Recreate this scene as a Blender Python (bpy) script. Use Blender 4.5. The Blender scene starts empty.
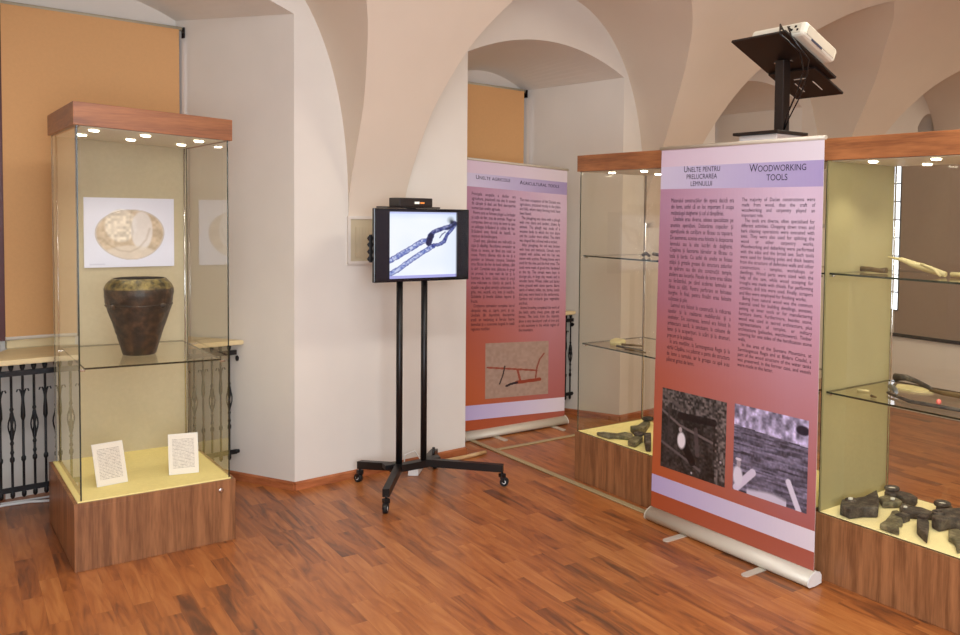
import bpy, bmesh, math, random
import numpy as np
from mathutils import Vector, Matrix
random.seed(7)
S = bpy.context.scene
COL = S.collection

# ------------------------------------------------------------------ camera
def cam_axes(yaw, pitch, roll):
    cy, sy, cp, sp = math.cos(yaw), math.sin(yaw), math.cos(pitch), math.sin(pitch)
    f = Vector((-sy*cp, cy*cp, sp)); r = Vector((cy, sy, 0)); u = r.cross(f)
    cr, sr = math.cos(roll), math.sin(roll)
    return r*cr+u*sr, -r*sr+u*cr, f
cam = bpy.data.cameras.new('camera'); camo = bpy.data.objects.new('camera', cam); COL.objects.link(camo)
r_, u_, f_ = cam_axes(-.7020, -.0442, .0157)
camo.matrix_world = Matrix(((r_.x, u_.x, -f_.x, 0), (r_.y, u_.y, -f_.y, 0), (r_.z, u_.z, -f_.z, 1.55), (0, 0, 0, 1)))
cam.sensor_width = 36; cam.lens = 879.1*36/960
cam.shift_x = (480-640)/960; cam.shift_y = (253.3-317.5)/960
cam.clip_start = .05
S.camera = camo

# ------------------------------------------------------------------ world, lights, exposure
w = bpy.data.worlds.new('world'); S.world = w; w.use_nodes = True
w.node_tree.nodes['Background'].inputs[0].default_value = (.75, .85, 1, 1)
w.node_tree.nodes['Background'].inputs[1].default_value = .5
S.view_settings.view_transform = 'Standard'; S.view_settings.look = 'None'
S.view_settings.exposure = 0.26; S.view_settings.gamma = 1; S.view_settings.use_curve_mapping = False

# wall frame: u runs along the window wall, v into it
W0 = Vector((1.655, 4.872, 0)); TH = math.radians(4.6)
UA = Vector((math.cos(TH), math.sin(TH), 0)); VA = Vector((-math.sin(TH), math.cos(TH), 0))
def W(u, v, z): return W0+UA*u+VA*v+Vector((0, 0, z))

def area(name, loc, target, sx, sy, power, col):
    l = bpy.data.lights.new(name, 'AREA'); l.shape = 'RECTANGLE'; l.size = sx; l.size_y = sy
    l.energy = power; l.color = col
    o = bpy.data.objects.new(name, l); COL.objects.link(o); o.location = loc
    d = Vector(target)-Vector(loc); o.rotation_euler = d.to_track_quat('-Z', 'Y').to_euler()
    return o
area('cool_fill_opposite_wall', W(-1.6, -6.2, 1.7), W(1.2, 0, 1.3), 3.2, 2.0, 225, (.80, .89, 1.0))  # large cool fill added behind the camera, in front of a windowless wall
area('ceiling_fill', W(-1.0, -3.2, 3.55), W(-1.0, -3.2, 0), 1.6, .5, 50, (.90, .94, 1.0))  # added overhead fill, tinted cool for the left bays; no fixture here
area('ceiling_fill', W(2.3, -3.2, 3.55), W(2.3, -3.2, 0), 1.6, .5, 52, (1.0, .90, .74))  # added overhead fill, warm, over the middle bays
area('ceiling_fill', W(6.4, -3.2, 3.55), W(6.4, -3.2, 0), 1.6, .5, 60, (1.0, .89, .72))  # added overhead fill, warm, towards the right end

# ------------------------------------------------------------------ materials
def lin(c):
    return tuple(((x/255)/12.92 if x/255 <= .04045 else ((x/255+.055)/1.055)**2.4) for x in c)+(1,)
class NT:
    def __init__(s, name):
        s.m = bpy.data.materials.new(name); s.m.use_nodes = True; s.t = s.m.node_tree
        s.b = s.t.nodes['Principled BSDF']; s.out = s.t.nodes['Material Output']
    def n(s, k, **kw):
        x = s.t.nodes.new(k)
        for a, v in kw.items(): setattr(x, a, v)
        return x
    def l(s, a, b): s.t.links.new(a, b)
def mat(name, col, rough=.6, metal=0, noise=0, nscale=20, bump=0, spec=.5, coat=0, emit=0):
    k = NT(name); c = lin(col); b = k.b
    b.inputs['Base Color'].default_value = c; b.inputs['Roughness'].default_value = rough
    b.inputs['Metallic'].default_value = metal; b.inputs['Specular IOR Level'].default_value = spec
    b.inputs['Coat Weight'].default_value = coat
    if emit:
        b.inputs['Emission Color'].default_value = c; b.inputs['Emission Strength'].default_value = emit
    if noise or bump:
        tc = k.n('ShaderNodeTexCoord'); nz = k.n('ShaderNodeTexNoise'); nz.inputs['Scale'].default_value = nscale
        nz.inputs['Detail'].default_value = 6; k.l(tc.outputs['Object'], nz.inputs['Vector'])
        if noise:
            mr = k.n('ShaderNodeMapRange'); mr.inputs[1].default_value = .3; mr.inputs[2].default_value = .7
            mr.inputs[3].default_value = 1-noise; mr.inputs[4].default_value = 1+noise
            k.l(nz.outputs['Fac'], mr.inputs[0])
            mx = k.n('ShaderNodeMix', data_type='RGBA', blend_type='MULTIPLY'); mx.inputs[0].default_value = 1
            mx.inputs[6].default_value = c; k.l(mr.outputs[0], mx.inputs[7]); k.l(mx.outputs[2], b.inputs['Base Color'])
        if bump:
            bp = k.n('ShaderNodeBump'); bp.inputs['Strength'].default_value = bump; bp.inputs['Distance'].default_value = .01
            k.l(nz.outputs['Fac'], bp.inputs['Height']); k.l(bp.outputs[0], b.inputs['Normal'])
    return k.m
def wood(name, c1, c2, scale, rough=.4, gscale=1.0):
    """vertical-grain laminate; scale stretches the noise along the grain"""
    k = NT(name); tc = k.n('ShaderNodeTexCoord'); mp = k.n('ShaderNodeMapping'); mp.inputs['Scale'].default_value = scale
    k.l(tc.outputs['Object'], mp.inputs['Vector'])
    n1 = k.n('ShaderNodeTexNoise'); n1.inputs['Scale'].default_value = 3*gscale; n1.inputs['Detail'].default_value = 8
    n1.inputs['Distortion'].default_value = .6; k.l(mp.outputs[0], n1.inputs['Vector'])
    n2 = k.n('ShaderNodeTexNoise'); n2.inputs['Scale'].default_value = 18*gscale; n2.inputs['Detail'].default_value = 4
    k.l(mp.outputs[0], n2.inputs['Vector'])
    ad = k.n('ShaderNodeMath', operation='MULTIPLY_ADD'); ad.inputs[1].default_value = .45
    k.l(n2.outputs['Fac'], ad.inputs[0]); k.l(n1.outputs['Fac'], ad.inputs[2])
    cr = k.n('ShaderNodeValToRGB'); cr.color_ramp.elements[0].position = .55; cr.color_ramp.elements[1].position = .92
    cr.color_ramp.elements[0].color = lin(c1); cr.color_ramp.elements[1].color = lin(c2)
    k.l(ad.outputs[0], cr.inputs[0]); k.l(cr.outputs[0], k.b.inputs['Base Color'])
    k.b.inputs['Roughness'].default_value = rough
    return k.m
def floor_mat():
    k = NT('laminate_floor'); tc = k.n('ShaderNodeTexCoord')
    mp = k.n('ShaderNodeMapping'); mp.inputs['Rotation'].default_value = (0, 0, math.radians(-88)); k.l(tc.outputs['Object'], mp.inputs['Vector'])
    br = k.n('ShaderNodeTexBrick'); br.offset = .37; br.offset_frequency = 2; br.squash = 1
    br.inputs['Scale'].default_value = 1; br.inputs['Brick Width'].default_value = .48; br.inputs['Row Height'].default_value = .068
    br.inputs['Mortar Size'].default_value = .0007; br.inputs['Mortar Smooth'].default_value = .4; br.inputs['Bias'].default_value = 0
    br.inputs['Color1'].default_value = (0, 0, 0, 1); br.inputs['Color2'].default_value = (1, 1, 1, 1); br.inputs['Mortar'].default_value = (.25, .25, .25, 1)
    k.l(mp.outputs[0], br.inputs['Vector'])
    sp = k.n('ShaderNodeSeparateXYZ'); k.l(mp.outputs[0], sp.inputs[0])
    # grain: shift per brick, stretched along the plank
    sc = k.n('ShaderNodeVectorMath', operation='MULTIPLY'); sc.inputs[1].default_value = (1.6, 13, 1); k.l(mp.outputs[0], sc.inputs[0])
    of = k.n('ShaderNodeVectorMath', operation='MULTIPLY_ADD'); of.inputs[1].default_value = (17, 9, 5)
    k.l(br.outputs['Color'], of.inputs[0]); k.l(sc.outputs[0], of.inputs[2])
    nz = k.n('ShaderNodeTexNoise'); nz.inputs['Scale'].default_value = 1.6; nz.inputs['Detail'].default_value = 7; nz.inputs['Distortion'].default_value = 1.3
    k.l(of.outputs[0], nz.inputs['Vector'])
    ma = k.n('ShaderNodeMath', operation='MULTIPLY_ADD'); ma.inputs[1].default_value = 1.0
    k.l(nz.outputs['Fac'], ma.inputs[0])
    bw = k.n('ShaderNodeRGBToBW'); k.l(br.outputs['Color'], bw.inputs[0])
    sm = k.n('ShaderNodeMath', operation='MULTIPLY_ADD'); sm.inputs[1].default_value = .32; sm.inputs[2].default_value = -.15
    k.l(bw.outputs[0], sm.inputs[0]); k.l(sm.outputs[0], ma.inputs[2])
    cr = k.n('ShaderNodeValToRGB'); e = cr.color_ramp.elements
    e[0].position = .2; e[0].color = lin((98, 60, 38)); e[1].position = .85; e[1].color = lin((192, 126, 70))
    x = e.new(.38); x.color = lin((144, 84, 44)); x = e.new(.55); x.color = lin((170, 102, 52))
    k.l(ma.outputs[0], cr.inputs[0]); k.l(cr.outputs[0], k.b.inputs['Base Color'])
    k.b.inputs['Roughness'].default_value = .33; k.b.inputs['Specular IOR Level'].default_value = .45
    bp = k.n('ShaderNodeBump'); bp.inputs['Strength'].default_value = .12; bp.inputs['Distance'].default_value = .002
    k.l(br.outputs['Fac'], bp.inputs['Height']); bp.invert = True; k.l(bp.outputs[0], k.b.inputs['Normal'])
    return k.m
def glass_mat(name='display_glass', tint=(.985, .98, .95)):
    k = NT(name); k.t.nodes.remove(k.b)
    tr = k.n('ShaderNodeBsdfTransparent'); tr.inputs[0].default_value = tint+(1,)
    gl = k.n('ShaderNodeBsdfGlossy'); gl.inputs['Roughness'].default_value = 0; gl.inputs[0].default_value = (1, 1, 1, 1)
    fr = k.n('ShaderNodeFresnel'); fr.inputs[0].default_value = 1.45
    gm = k.n('ShaderNodeNewGeometry'); iv = k.n('ShaderNodeMath', operation='SUBTRACT'); iv.inputs[0].default_value = 1; k.l(gm.outputs['Backfacing'], iv.inputs[1])
    ml = k.n('ShaderNodeMath', operation='MULTIPLY'); k.l(fr.outputs[0], ml.inputs[0]); k.l(iv.outputs[0], ml.inputs[1])
    mx = k.n('ShaderNodeMixShader'); k.l(ml.outputs[0], mx.inputs[0]); k.l(tr.outputs[0], mx.inputs[1]); k.l(gl.outputs[0], mx.inputs[2])
    k.l(mx.outputs[0], k.out.inputs[0]); return k.m
def print_mat(name, rough=.45, emit=0):
    k = NT(name); a = k.n('ShaderNodeAttribute'); a.attribute_name = 'ink'
    if emit:
        k.b.inputs['Base Color'].default_value = (.01, .01, .01, 1)
        k.l(a.outputs['Color'], k.b.inputs['Emission Color']); k.b.inputs['Emission Strength'].default_value = emit; k.b.inputs['Roughness'].default_value = .2
    else:
        k.l(a.outputs['Color'], k.b.inputs['Base Color']); k.b.inputs['Roughness'].default_value = rough
    return k.m
def mottled(name, c1, c2, c3, rough):
    k = NT(name); tc = k.n('ShaderNodeTexCoord'); nz = k.n('ShaderNodeTexNoise'); nz.inputs['Scale'].default_value = 26; nz.inputs['Detail'].default_value = 8; nz.inputs['Roughness'].default_value = .65
    k.l(tc.outputs['Object'], nz.inputs['Vector']); cr = k.n('ShaderNodeValToRGB'); e = cr.color_ramp.elements
    e[0].position = .38; e[0].color = lin(c1); e[1].position = .66; e[1].color = lin(c3); x = e.new(.5); x.color = lin(c2)
    k.l(nz.outputs['Fac'], cr.inputs[0]); k.l(cr.outputs[0], k.b.inputs['Base Color']); k.b.inputs['Roughness'].default_value = rough
    bp = k.n('ShaderNodeBump'); bp.inputs['Strength'].default_value = .8; bp.inputs['Distance'].default_value = .006; k.l(nz.outputs['Fac'], bp.inputs['Height']); k.l(bp.outputs[0], k.b.inputs['Normal'])
    return k.m
M = dict(
 plaster=mat('wall_plaster', (228, 222, 212), .9, noise=.025, nscale=3, bump=.05),
 vault=mat('vault_plaster', (224, 210, 192), .9, noise=.025, nscale=2, bump=.05),
 floor=floor_mat(),
 trim=wood('baseboard_wood', (146, 80, 46), (192, 118, 74), (1, 1, 6), .35),
 case=wood('case_laminate', (120, 78, 48), (166, 114, 74), (9, 9, .7), .38),
 cap=wood('cap_laminate', (128, 76, 42), (170, 108, 62), (.8, .8, 9), .38),
 glass=glass_mat(), edge=mat('glass_edge', (30, 42, 28), .15, spec=.8),
 panel=mat('back_panel_cloth', (192, 182, 156), .9, noise=.03, nscale=60),
 olive=mat('olive_panel_cloth', (168, 158, 114), .9, noise=.03, nscale=60),
 blind=mat('roller_blind_cloth', (216, 166, 112), .85, noise=.02, nscale=80),
 blindbar=mat('blind_bar', (225, 215, 200), .4),
 sill=mat('sill_stone', (226, 206, 160), .45, noise=.05, nscale=8),
 iron=mat('wrought_iron', (16, 15, 17), .45, metal=.3, bump=.2, nscale=60),
 maroon=mat('window_frame_paint', (78, 22, 20), .4),
 bed=mat('display_bed_cloth', (248, 232, 158), .9, noise=.03, nscale=50, bump=.15),
 bedpale=mat('display_bed_pale_cloth', (246, 232, 176), .9, noise=.03, nscale=50, bump=.1),
 black=mat('black_powder_coat', (22, 20, 20), .38, spec=.4),
 brownblack=mat('black_painted_board', (26, 16, 12), .5),
 gloss=mat('black_gloss_plastic', (14, 14, 18), .15),
 rubber=mat('caster_rubber', (20, 20, 20), .6),
 chrome=mat('chrome', (210, 210, 210), .18, metal=1),
 alu=mat('satin_aluminium', (206, 198, 180), .48, metal=.25),
 white=mat('white_plastic', (232, 230, 226), .4),
 ivory=mat('ivory_plastic', (226, 222, 204), .4),
 vent=mat('dark_vent', (120, 112, 100), .7),
 beige=mat('beige_cable_cover', (176, 158, 118), .45),
 duct=mat('beige_panel', (196, 182, 152), .7),
 ductframe=mat('white_panel_frame', (222, 214, 204), .6),
 ink=mat('text_ink', (44, 26, 40), .7), inkt=mat('title_ink', (34, 26, 52), .7),
 vase=mottled('burnished_ceramic', (20, 16, 13), (46, 34, 24), (86, 64, 42), .32),
 vaseband=mottled('olive_ceramic', (40, 34, 20), (98, 86, 44), (150, 134, 78), .36),
 vasein=mat('vase_inside', (20, 12, 9), .8),
 irontool=mottled('corroded_iron', (40, 36, 34), (66, 60, 54), (104, 96, 84), .7),
 greentool=mottled('greenish_iron', (72, 68, 52), (104, 98, 74), (146, 138, 108), .7),
 bone=mat('pale_worked_wood', (190, 176, 126), .6, noise=.2, nscale=12, bump=.3),
 darkwood=mat('dark_worked_wood', (96, 76, 44), .7, noise=.3, nscale=20, bump=.4),
 pring=mat('white_mount', (225, 222, 210), .5),
 led=mat('spotlight_lens', (255, 246, 225), .3, emit=9),
 day=mat('daylight_pane', (225, 235, 255), .3, emit=2.2),
 paper=print_mat('printed_card'), banner=print_mat('banner_print', .4), photo=print_mat('photo_print', .35),
 screen=print_mat('lit_screen', emit=.88),
 screenb=mat('dark_screen_cloth', (148, 128, 112), .85, noise=.04, nscale=40),
 red=mat('pink_bead', (230, 120, 110), .4),
)

# ------------------------------------------------------------------ mesh helpers
def box(bm, x0, y0, z0, x1, y1, z1, mi=0, bev=0):
    t = bmesh.new(); bmesh.ops.create_cube(t, size=1)
    for v in t.verts: v.co = Vector((x0+(v.co.x+.5)*(x1-x0), y0+(v.co.y+.5)*(y1-y0), z0+(v.co.z+.5)*(z1-z0)))
    if bev: bmesh.ops.bevel(t, geom=t.edges[:], offset=bev, segments=2, affect='EDGES', profile=.5)
    for f in t.faces: f.material_index = mi
    join(bm, t)
def join(bm, t, mtx=None):
    m = bpy.data.meshes.new('tmp')
    if mtx is not None: t.transform(mtx)
    t.normal_update(); t.to_mesh(m); t.free(); bm.from_mesh(m); bpy.data.meshes.remove(m)
def quadbox(bm, pts8, mi=0):
    vs = [bm.verts.new(p) for p in pts8]
    for f in ((0, 3, 2, 1), (4, 5, 6, 7), (0, 1, 5, 4), (1, 2, 6, 5), (2, 3, 7, 6), (3, 0, 4, 7)):
        fc = bm.faces.new([vs[i] for i in f]); fc.material_index = mi
def wbox(bm, u0, v0, z0, u1, v1, z1, mi=0):
    quadbox(bm, [W(u0, v0, z0), W(u1, v0, z0), W(u1, v1, z0), W(u0, v1, z0), W(u0, v0, z1), W(u1, v0, z1), W(u1, v1, z1), W(u0, v1, z1)], mi)
def tube(bm, pts, rad, n=10, mi=0, cap=True):
    pts = [Vector(p) for p in pts]; rs = rad if isinstance(rad, (list, tuple)) else [rad]*len(pts)
    rings = []; ref = None
    for i, p in enumerate(pts):
        a = pts[max(0, i-1)]; b = pts[min(len(pts)-1, i+1)]; d = (b-a).normalized()
        if ref is None: ref = Vector((0, 0, 1)) if abs(d.z) < .9 else Vector((1, 0, 0))
        x = ref.cross(d).normalized(); y = d.cross(x); ref = y
        rings.append([bm.verts.new(p+(x*math.cos(t)+y*math.sin(t))*rs[i]) for t in [2*math.pi*j/n for j in range(n)]])
    for i in range(len(rings)-1):
        for j in range(n):
            f = bm.faces.new((rings[i][j], rings[i][(j+1) % n], rings[i+1][(j+1) % n], rings[i+1][j])); f.material_index = mi; f.smooth = True
    if cap:
        bm.faces.new(rings[0][::-1]).material_index = mi; bm.faces.new(rings[-1]).material_index = mi
def lathe(bm, prof, c, n=32, mi=0, mis=None, jitter=0):
    rings = []
    for r, z in prof:
        rings.append([bm.verts.new((c[0]+r*(1+random.uniform(-jitter, jitter))*math.cos(2*math.pi*j/n), c[1]+r*math.sin(2*math.pi*j/n), c[2]+z)) for j in range(n)])
    for i in range(len(rings)-1):
        for j in range(n):
            f = bm.faces.new((rings[i][j], rings[i][(j+1) % n], rings[i+1][(j+1) % n], rings[i+1][j])); f.smooth = True
            f.material_index = mis[i] if mis else mi
    bm.faces.new(rings[0][::-1]); bm.faces.new(rings[-1])
def prism(bm, pts, z0, z1, mi=0, bev=0):
    """outline in xy extruded z0..z1"""
    t = bmesh.new(); vs = [t.verts.new((p[0], p[1], z0)) for p in pts]
    f = t.faces.new(vs); r = bmesh.ops.extrude_face_region(t, geom=[f])
    for e in r['geom']:
        if isinstance(e, bmesh.types.BMVert): e.co.z = z1
    bmesh.ops.recalc_face_normals(t, faces=t.faces[:])
    if bev: bmesh.ops.bevel(t, geom=t.edges[:], offset=bev, segments=2, affect='EDGES', profile=.5)
    for f in t.faces: f.material_index = mi
    join(bm, t)
def cylz(bm, c, r, z0, z1, n=24, mi=0):
    lathe(bm, [(r, z0), (r, z1)], (c[0], c[1], 0), n, mi)
    for f in bm.faces: pass
def O(name, bm, mats, parent=None, kind=None, label=None):
    """link bm (world coordinates) as one object"""
    me = bpy.data.meshes.new(name)
    if not isinstance(mats, (list, tuple)): mats = [mats]
    off = Vector((0, 0, 0)); p = parent
    while p is not None: off += p.location; p = p.parent
    if parent is None and kind != 'structure':
        lo = Vector((min(v.co.x for v in bm.verts)+max(v.co.x for v in bm.verts), min(v.co.y for v in bm.verts)+max(v.co.y for v in bm.verts), 2*min(v.co.z for v in bm.verts)))/2
        for v in bm.verts: v.co -= lo
    else:
        lo = None
        for v in bm.verts: v.co -= off
    bm.normal_update(); bm.to_mesh(me); bm.free()
    for m in mats: me.materials.append(m)
    o = bpy.data.objects.new(name, me); COL.objects.link(o)
    if lo is not None: o.location = lo
    if parent is not None: o.parent = parent
    if kind: o['kind'] = kind
    if label: o['label'] = label
    return o
def tag(o, label, cat, group=None):
    o['label'] = label; o['category'] = cat
    if group: o['group'] = group
    return o
def thing(name, label, cat, loc, group=None):
    o = bpy.data.objects.new(name, None); o.empty_display_size = .1; COL.objects.link(o); o.location = Vector(loc)
    return tag(o, label, cat, group)
def B(): return bmesh.new()
def struct(name, bm, m): return O(name, bm, m, None, 'structure')

# ------------------------------------------------------------------ vault geometry
PV = [0, .012, .05, .11, .23, .37, .55, .87, 1.3, 1.8, 2.5, 3.2]
PZ = [1.45, 1.58, 1.71, 1.84, 2.07, 2.30, 2.55, 2.90, 3.21, 3.46, 3.66, 3.72]
def pchip(xs, ys):
    xs = np.array(xs, float); ys = np.array(ys, float); h = np.diff(xs); d = np.diff(ys)/h; m = np.zeros(len(xs))
    for i in range(1, len(xs)-1):
        if d[i-1]*d[i] > 0: m[i] = 2*d[i-1]*d[i]/(d[i-1]+d[i])
    m[0] = d[0]; m[-1] = d[-1] if abs(d[-1]) > 1e-9 else 0
    def f(x):
        x = min(max(x, xs[0]), xs[-1]); i = min(max(int(np.searchsorted(xs, x)-1), 0), len(h)-1); t = (x-xs[i])/h[i]
        return float((2*t**3-3*t*t+1)*ys[i]+(t**3-2*t*t+t)*h[i]*m[i]+(-2*t**3+3*t*t)*ys[i+1]+(t**3-t*t)*h[i]*m[i+1])
    return f
main_z = pchip(PV, PZ); main_v = pchip(PZ, PV)
AH = 1.02
groin_du = pchip([1.45, 1.8, 2.1, 2.3, 2.5, 2.65, 2.8, 2.95, 3.1, 3.2], [1.02, 1.005, .98, .935, .87, .79, .68, .49, .26, 0])
ZS = [1.45+1.75*i/400 for i in range(401)]; DU = [groin_du(z) for z in ZS]
def groin_v(du):   # depth at which the big vault is cut at offset du
    du = abs(du)
    if du >= AH: return 0.0
    z = float(np.interp(-du, [-d for d in DU], ZS)); return main_v(z)
def arch_z(du): return 1.45+1.62*max(0, 1-(abs(du)/AH)**2.5)**.4
QS = [math.sin(i/36*math.pi/2) for i in range(37)]
QS[-1] = 1.0
def arch_du(q): return AH*max(0, 1-q**2.5)**.4 if q < 1 else 0.0
AD = [arch_du(q) for q in QS]; GD = [groin_du(1.45+1.75*q) if q < 1 else 0.0 for q in QS]; GD[0] = AH; AD[0] = AH
BC = [-.71+2.38*i for i in range(-1, 5)]       # bay centres
NICHE = {-1: (-3.95, -2.55), 0: (-1.52, -.003), 1: (1.103, 2.462), 2: (3.5, 4.72), 3: (6.9, 7.42), 4: (8.26, 9.48)}
U0, U1 = BC[0]-1.19, BC[-1]+1.19
def mir(v, s): return v if s > 0 else -6.4-v
def quadgrid(bm, rows, smooth=True):
    vs = [[bm.verts.new(p) for p in r] for r in rows]
    for i in range(len(vs)-1):
        for j in range(len(vs[0])-1):
            try:
                f = bm.faces.new((vs[i][j], vs[i][j+1], vs[i+1][j+1], vs[i+1][j])); f.smooth = smooth
            except ValueError: pass
# ceiling: one mesh - barrel and lunettes
bm = B()
us = set()
for c in BC:
    for q, g_ in zip(QS, GD):
        for sg in (-1, 1): us.add((round(c+sg*g_, 6), round(main_v(1.45+1.75*q), 6)))
    us.add((round(c-1.19, 6), 0.0)); us.add((round(c+1.19, 6), 0.0))
us = sorted(us)
def vcut(u):
    return min(groin_v(u-c) if abs(u-c) < AH else 0 for c in [min(BC, key=lambda q: abs(q-u))])
rows = []
for u, g in us:
    half = [g+(3.2-g)*(1-math.cos(math.pi/2*i/26)) for i in range(27)]
    col = [W(u, -x, main_z(x)) for x in half]+[W(u, -6.4+x, main_z(x)) for x in reversed(half[:-1])]
    rows.append(col)
quadgrid(bm, rows)
for s in (1, -1):
    for c in BC:
        rows = []
        for i in range(73):
            sg = -1 if i <= 36 else 1; ii = i if i <= 36 else 72-i
            q = QS[ii]; zw = 1.45+1.62*q; du_w = AD[ii]; zg = 1.45+1.75*q; du_g = GD[ii]; vg = main_v(zg)
            r = []
            for j in range(9):
                t = j/8
                r.append(W(c+sg*(du_w*(1-t)+du_g*t), mir(-vg*t, s), zw*(1-t)+zg*t+.05*q*4*t*(1-t)*0))
            rows.append(r)
        quadgrid(bm, rows)
bmesh.ops.remove_doubles(bm, verts=bm.verts[:], dist=.0004)
# keep groins crisp
bm.normal_update()
for e in bm.edges:
    if len(e.link_faces) == 2 and e.calc_face_angle(0) > math.radians(14): e.smooth = False
ceil = struct('ceiling', bm, M['vault'])
# window wall with niches
def niche_arch(l, r, spring, rise):
    c = (l+r)/2; hw = (r-l)/2
    return lambda u: spring+rise*max(0, 1-((u-c)/hw)**2)
NV = .85
def wall_long(name, s):
    bm = B()
    for k, c in zip(range(-1, 5), BC):
        nl, nr = NICHE[k]; fa = niche_arch(nl, nr, 2.60 if k == 0 else 2.555, .16)
        cols = sorted(set([c-1.19, c+1.19, nl, nr]+[c+sg*a_ for a_ in AD for sg in (-1, 1)]+[nl+(nr-nl)*i/24 for i in range(25)]))
        for a, b in zip(cols[:-1], cols[1:]):
            if b-a < 1e-5: continue
            mid = (a+b)/2
            ta = arch_z(a-c) if abs(mid-c) < AH else 1.45; tb = arch_z(b-c) if abs(mid-c) < AH else 1.45
            if s > 0 and nl < mid < nr: ba, bb = fa(a), fa(b)
            else: ba = bb = 0
            v = mir(0, s)
            bm.faces.new([bm.verts.new(p) for p in (W(a, v, ba), W(b, v, bb), W(b, v, tb), W(a, v, ta))])
        if s > 0:   # reveals, soffit and back of the niche
            ins = .33; L, Rr = nl+ins, nr-(.285 if k == 1 else ins)
            if k == 3: L, Rr = nl+.1, nr-.1
            fb = niche_arch(L, Rr, 2.63 if k == 0 else 2.50, .11)
            n = 24
            fr = [W(nl, 0, 0)]+[W(nl+(nr-nl)*i/n, 0, fa(nl+(nr-nl)*i/n)) for i in range(n+1)]+[W(nr, 0, 0)]
            bk = [W(L, NV, 0)]+[W(L+(Rr-L)*i/n, NV, fb(L+(Rr-L)*i/n)) for i in range(n+1)]+[W(Rr, NV, 0)]
            for i in range(len(fr)-1):
                bm.faces.new([bm.verts.new(p) for p in (fr[i], fr[i+1], bk[i+1], bk[i])])
            bv = [bm.verts.new(p) for p in bk]; bm.faces.new(bv)
    bmesh.ops.remove_doubles(bm, verts=bm.verts[:], dist=.0004)
    return struct(name, bm, M['plaster'])
wall_long('wall_back', 1); wall_long('wall_front', -1)
for nm, u in (('wall_left', U0), ('wall_right', U1)):
    bm = B(); half = [3.2*(i/20)**1.5 for i in range(21)]
    top = [W(u, -x, main_z(x)) for x in half]+[W(u, -6.4+x, main_z(x)) for x in reversed(half[:-1])]
    bm.faces.new([bm.verts.new(p) for p in [W(u, 0, 0)]+top+[W(u, -6.4, 0)]]); struct(nm, bm, M['plaster'])
bm = B(); quadbox(bm, [W(U0, -6.4, -.05), W(U1, -6.4, -.05), W(U1, .9, -.05), W(U0, .9, -.05), W(U0, -6.4, 0), W(U1, -6.4, 0), W(U1, .9, 0), W(U0, .9, 0)])
struct('floor', bm, M['floor'])
# short partition wall behind the woodworking case
bm = B(); box(bm, 6.22, 2.3, 0, 6.34, 4.35, 2.08); struct('wall_partition', bm, M['plaster'])
# baseboards
bm = B(); H = .046
def strip_uv(bm, a, b, h=H, t=.012):
    d = (Vector((b[0]-a[0], b[1]-a[1], 0))).normalized(); n = Vector((d.y, -d.x, 0))*t
    P = lambda p, k, z: W(p[0]+n.x*k, p[1]+n.y*k, z)
    quadbox(bm, [P(a, 0, 0), P(a, 1, 0), P(b, 1, 0), P(b, 0, 0), P(a, 0, h), P(a, 1, h*.8), P(b, 1, h*.8), P(b, 0, h)])
for k in range(-1, 2):
    a = NICHE[k][1]; b = NICHE[k+1][0]
    strip_uv(bm, (a, 0), (b, 0))
    strip_uv(bm, (a-(.285 if k == 1 else .33), NV), (a, 0)); strip_uv(bm, (b, 0), (b+.33, NV))
struct('baseboard_back', bm, M['trim'])

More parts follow.
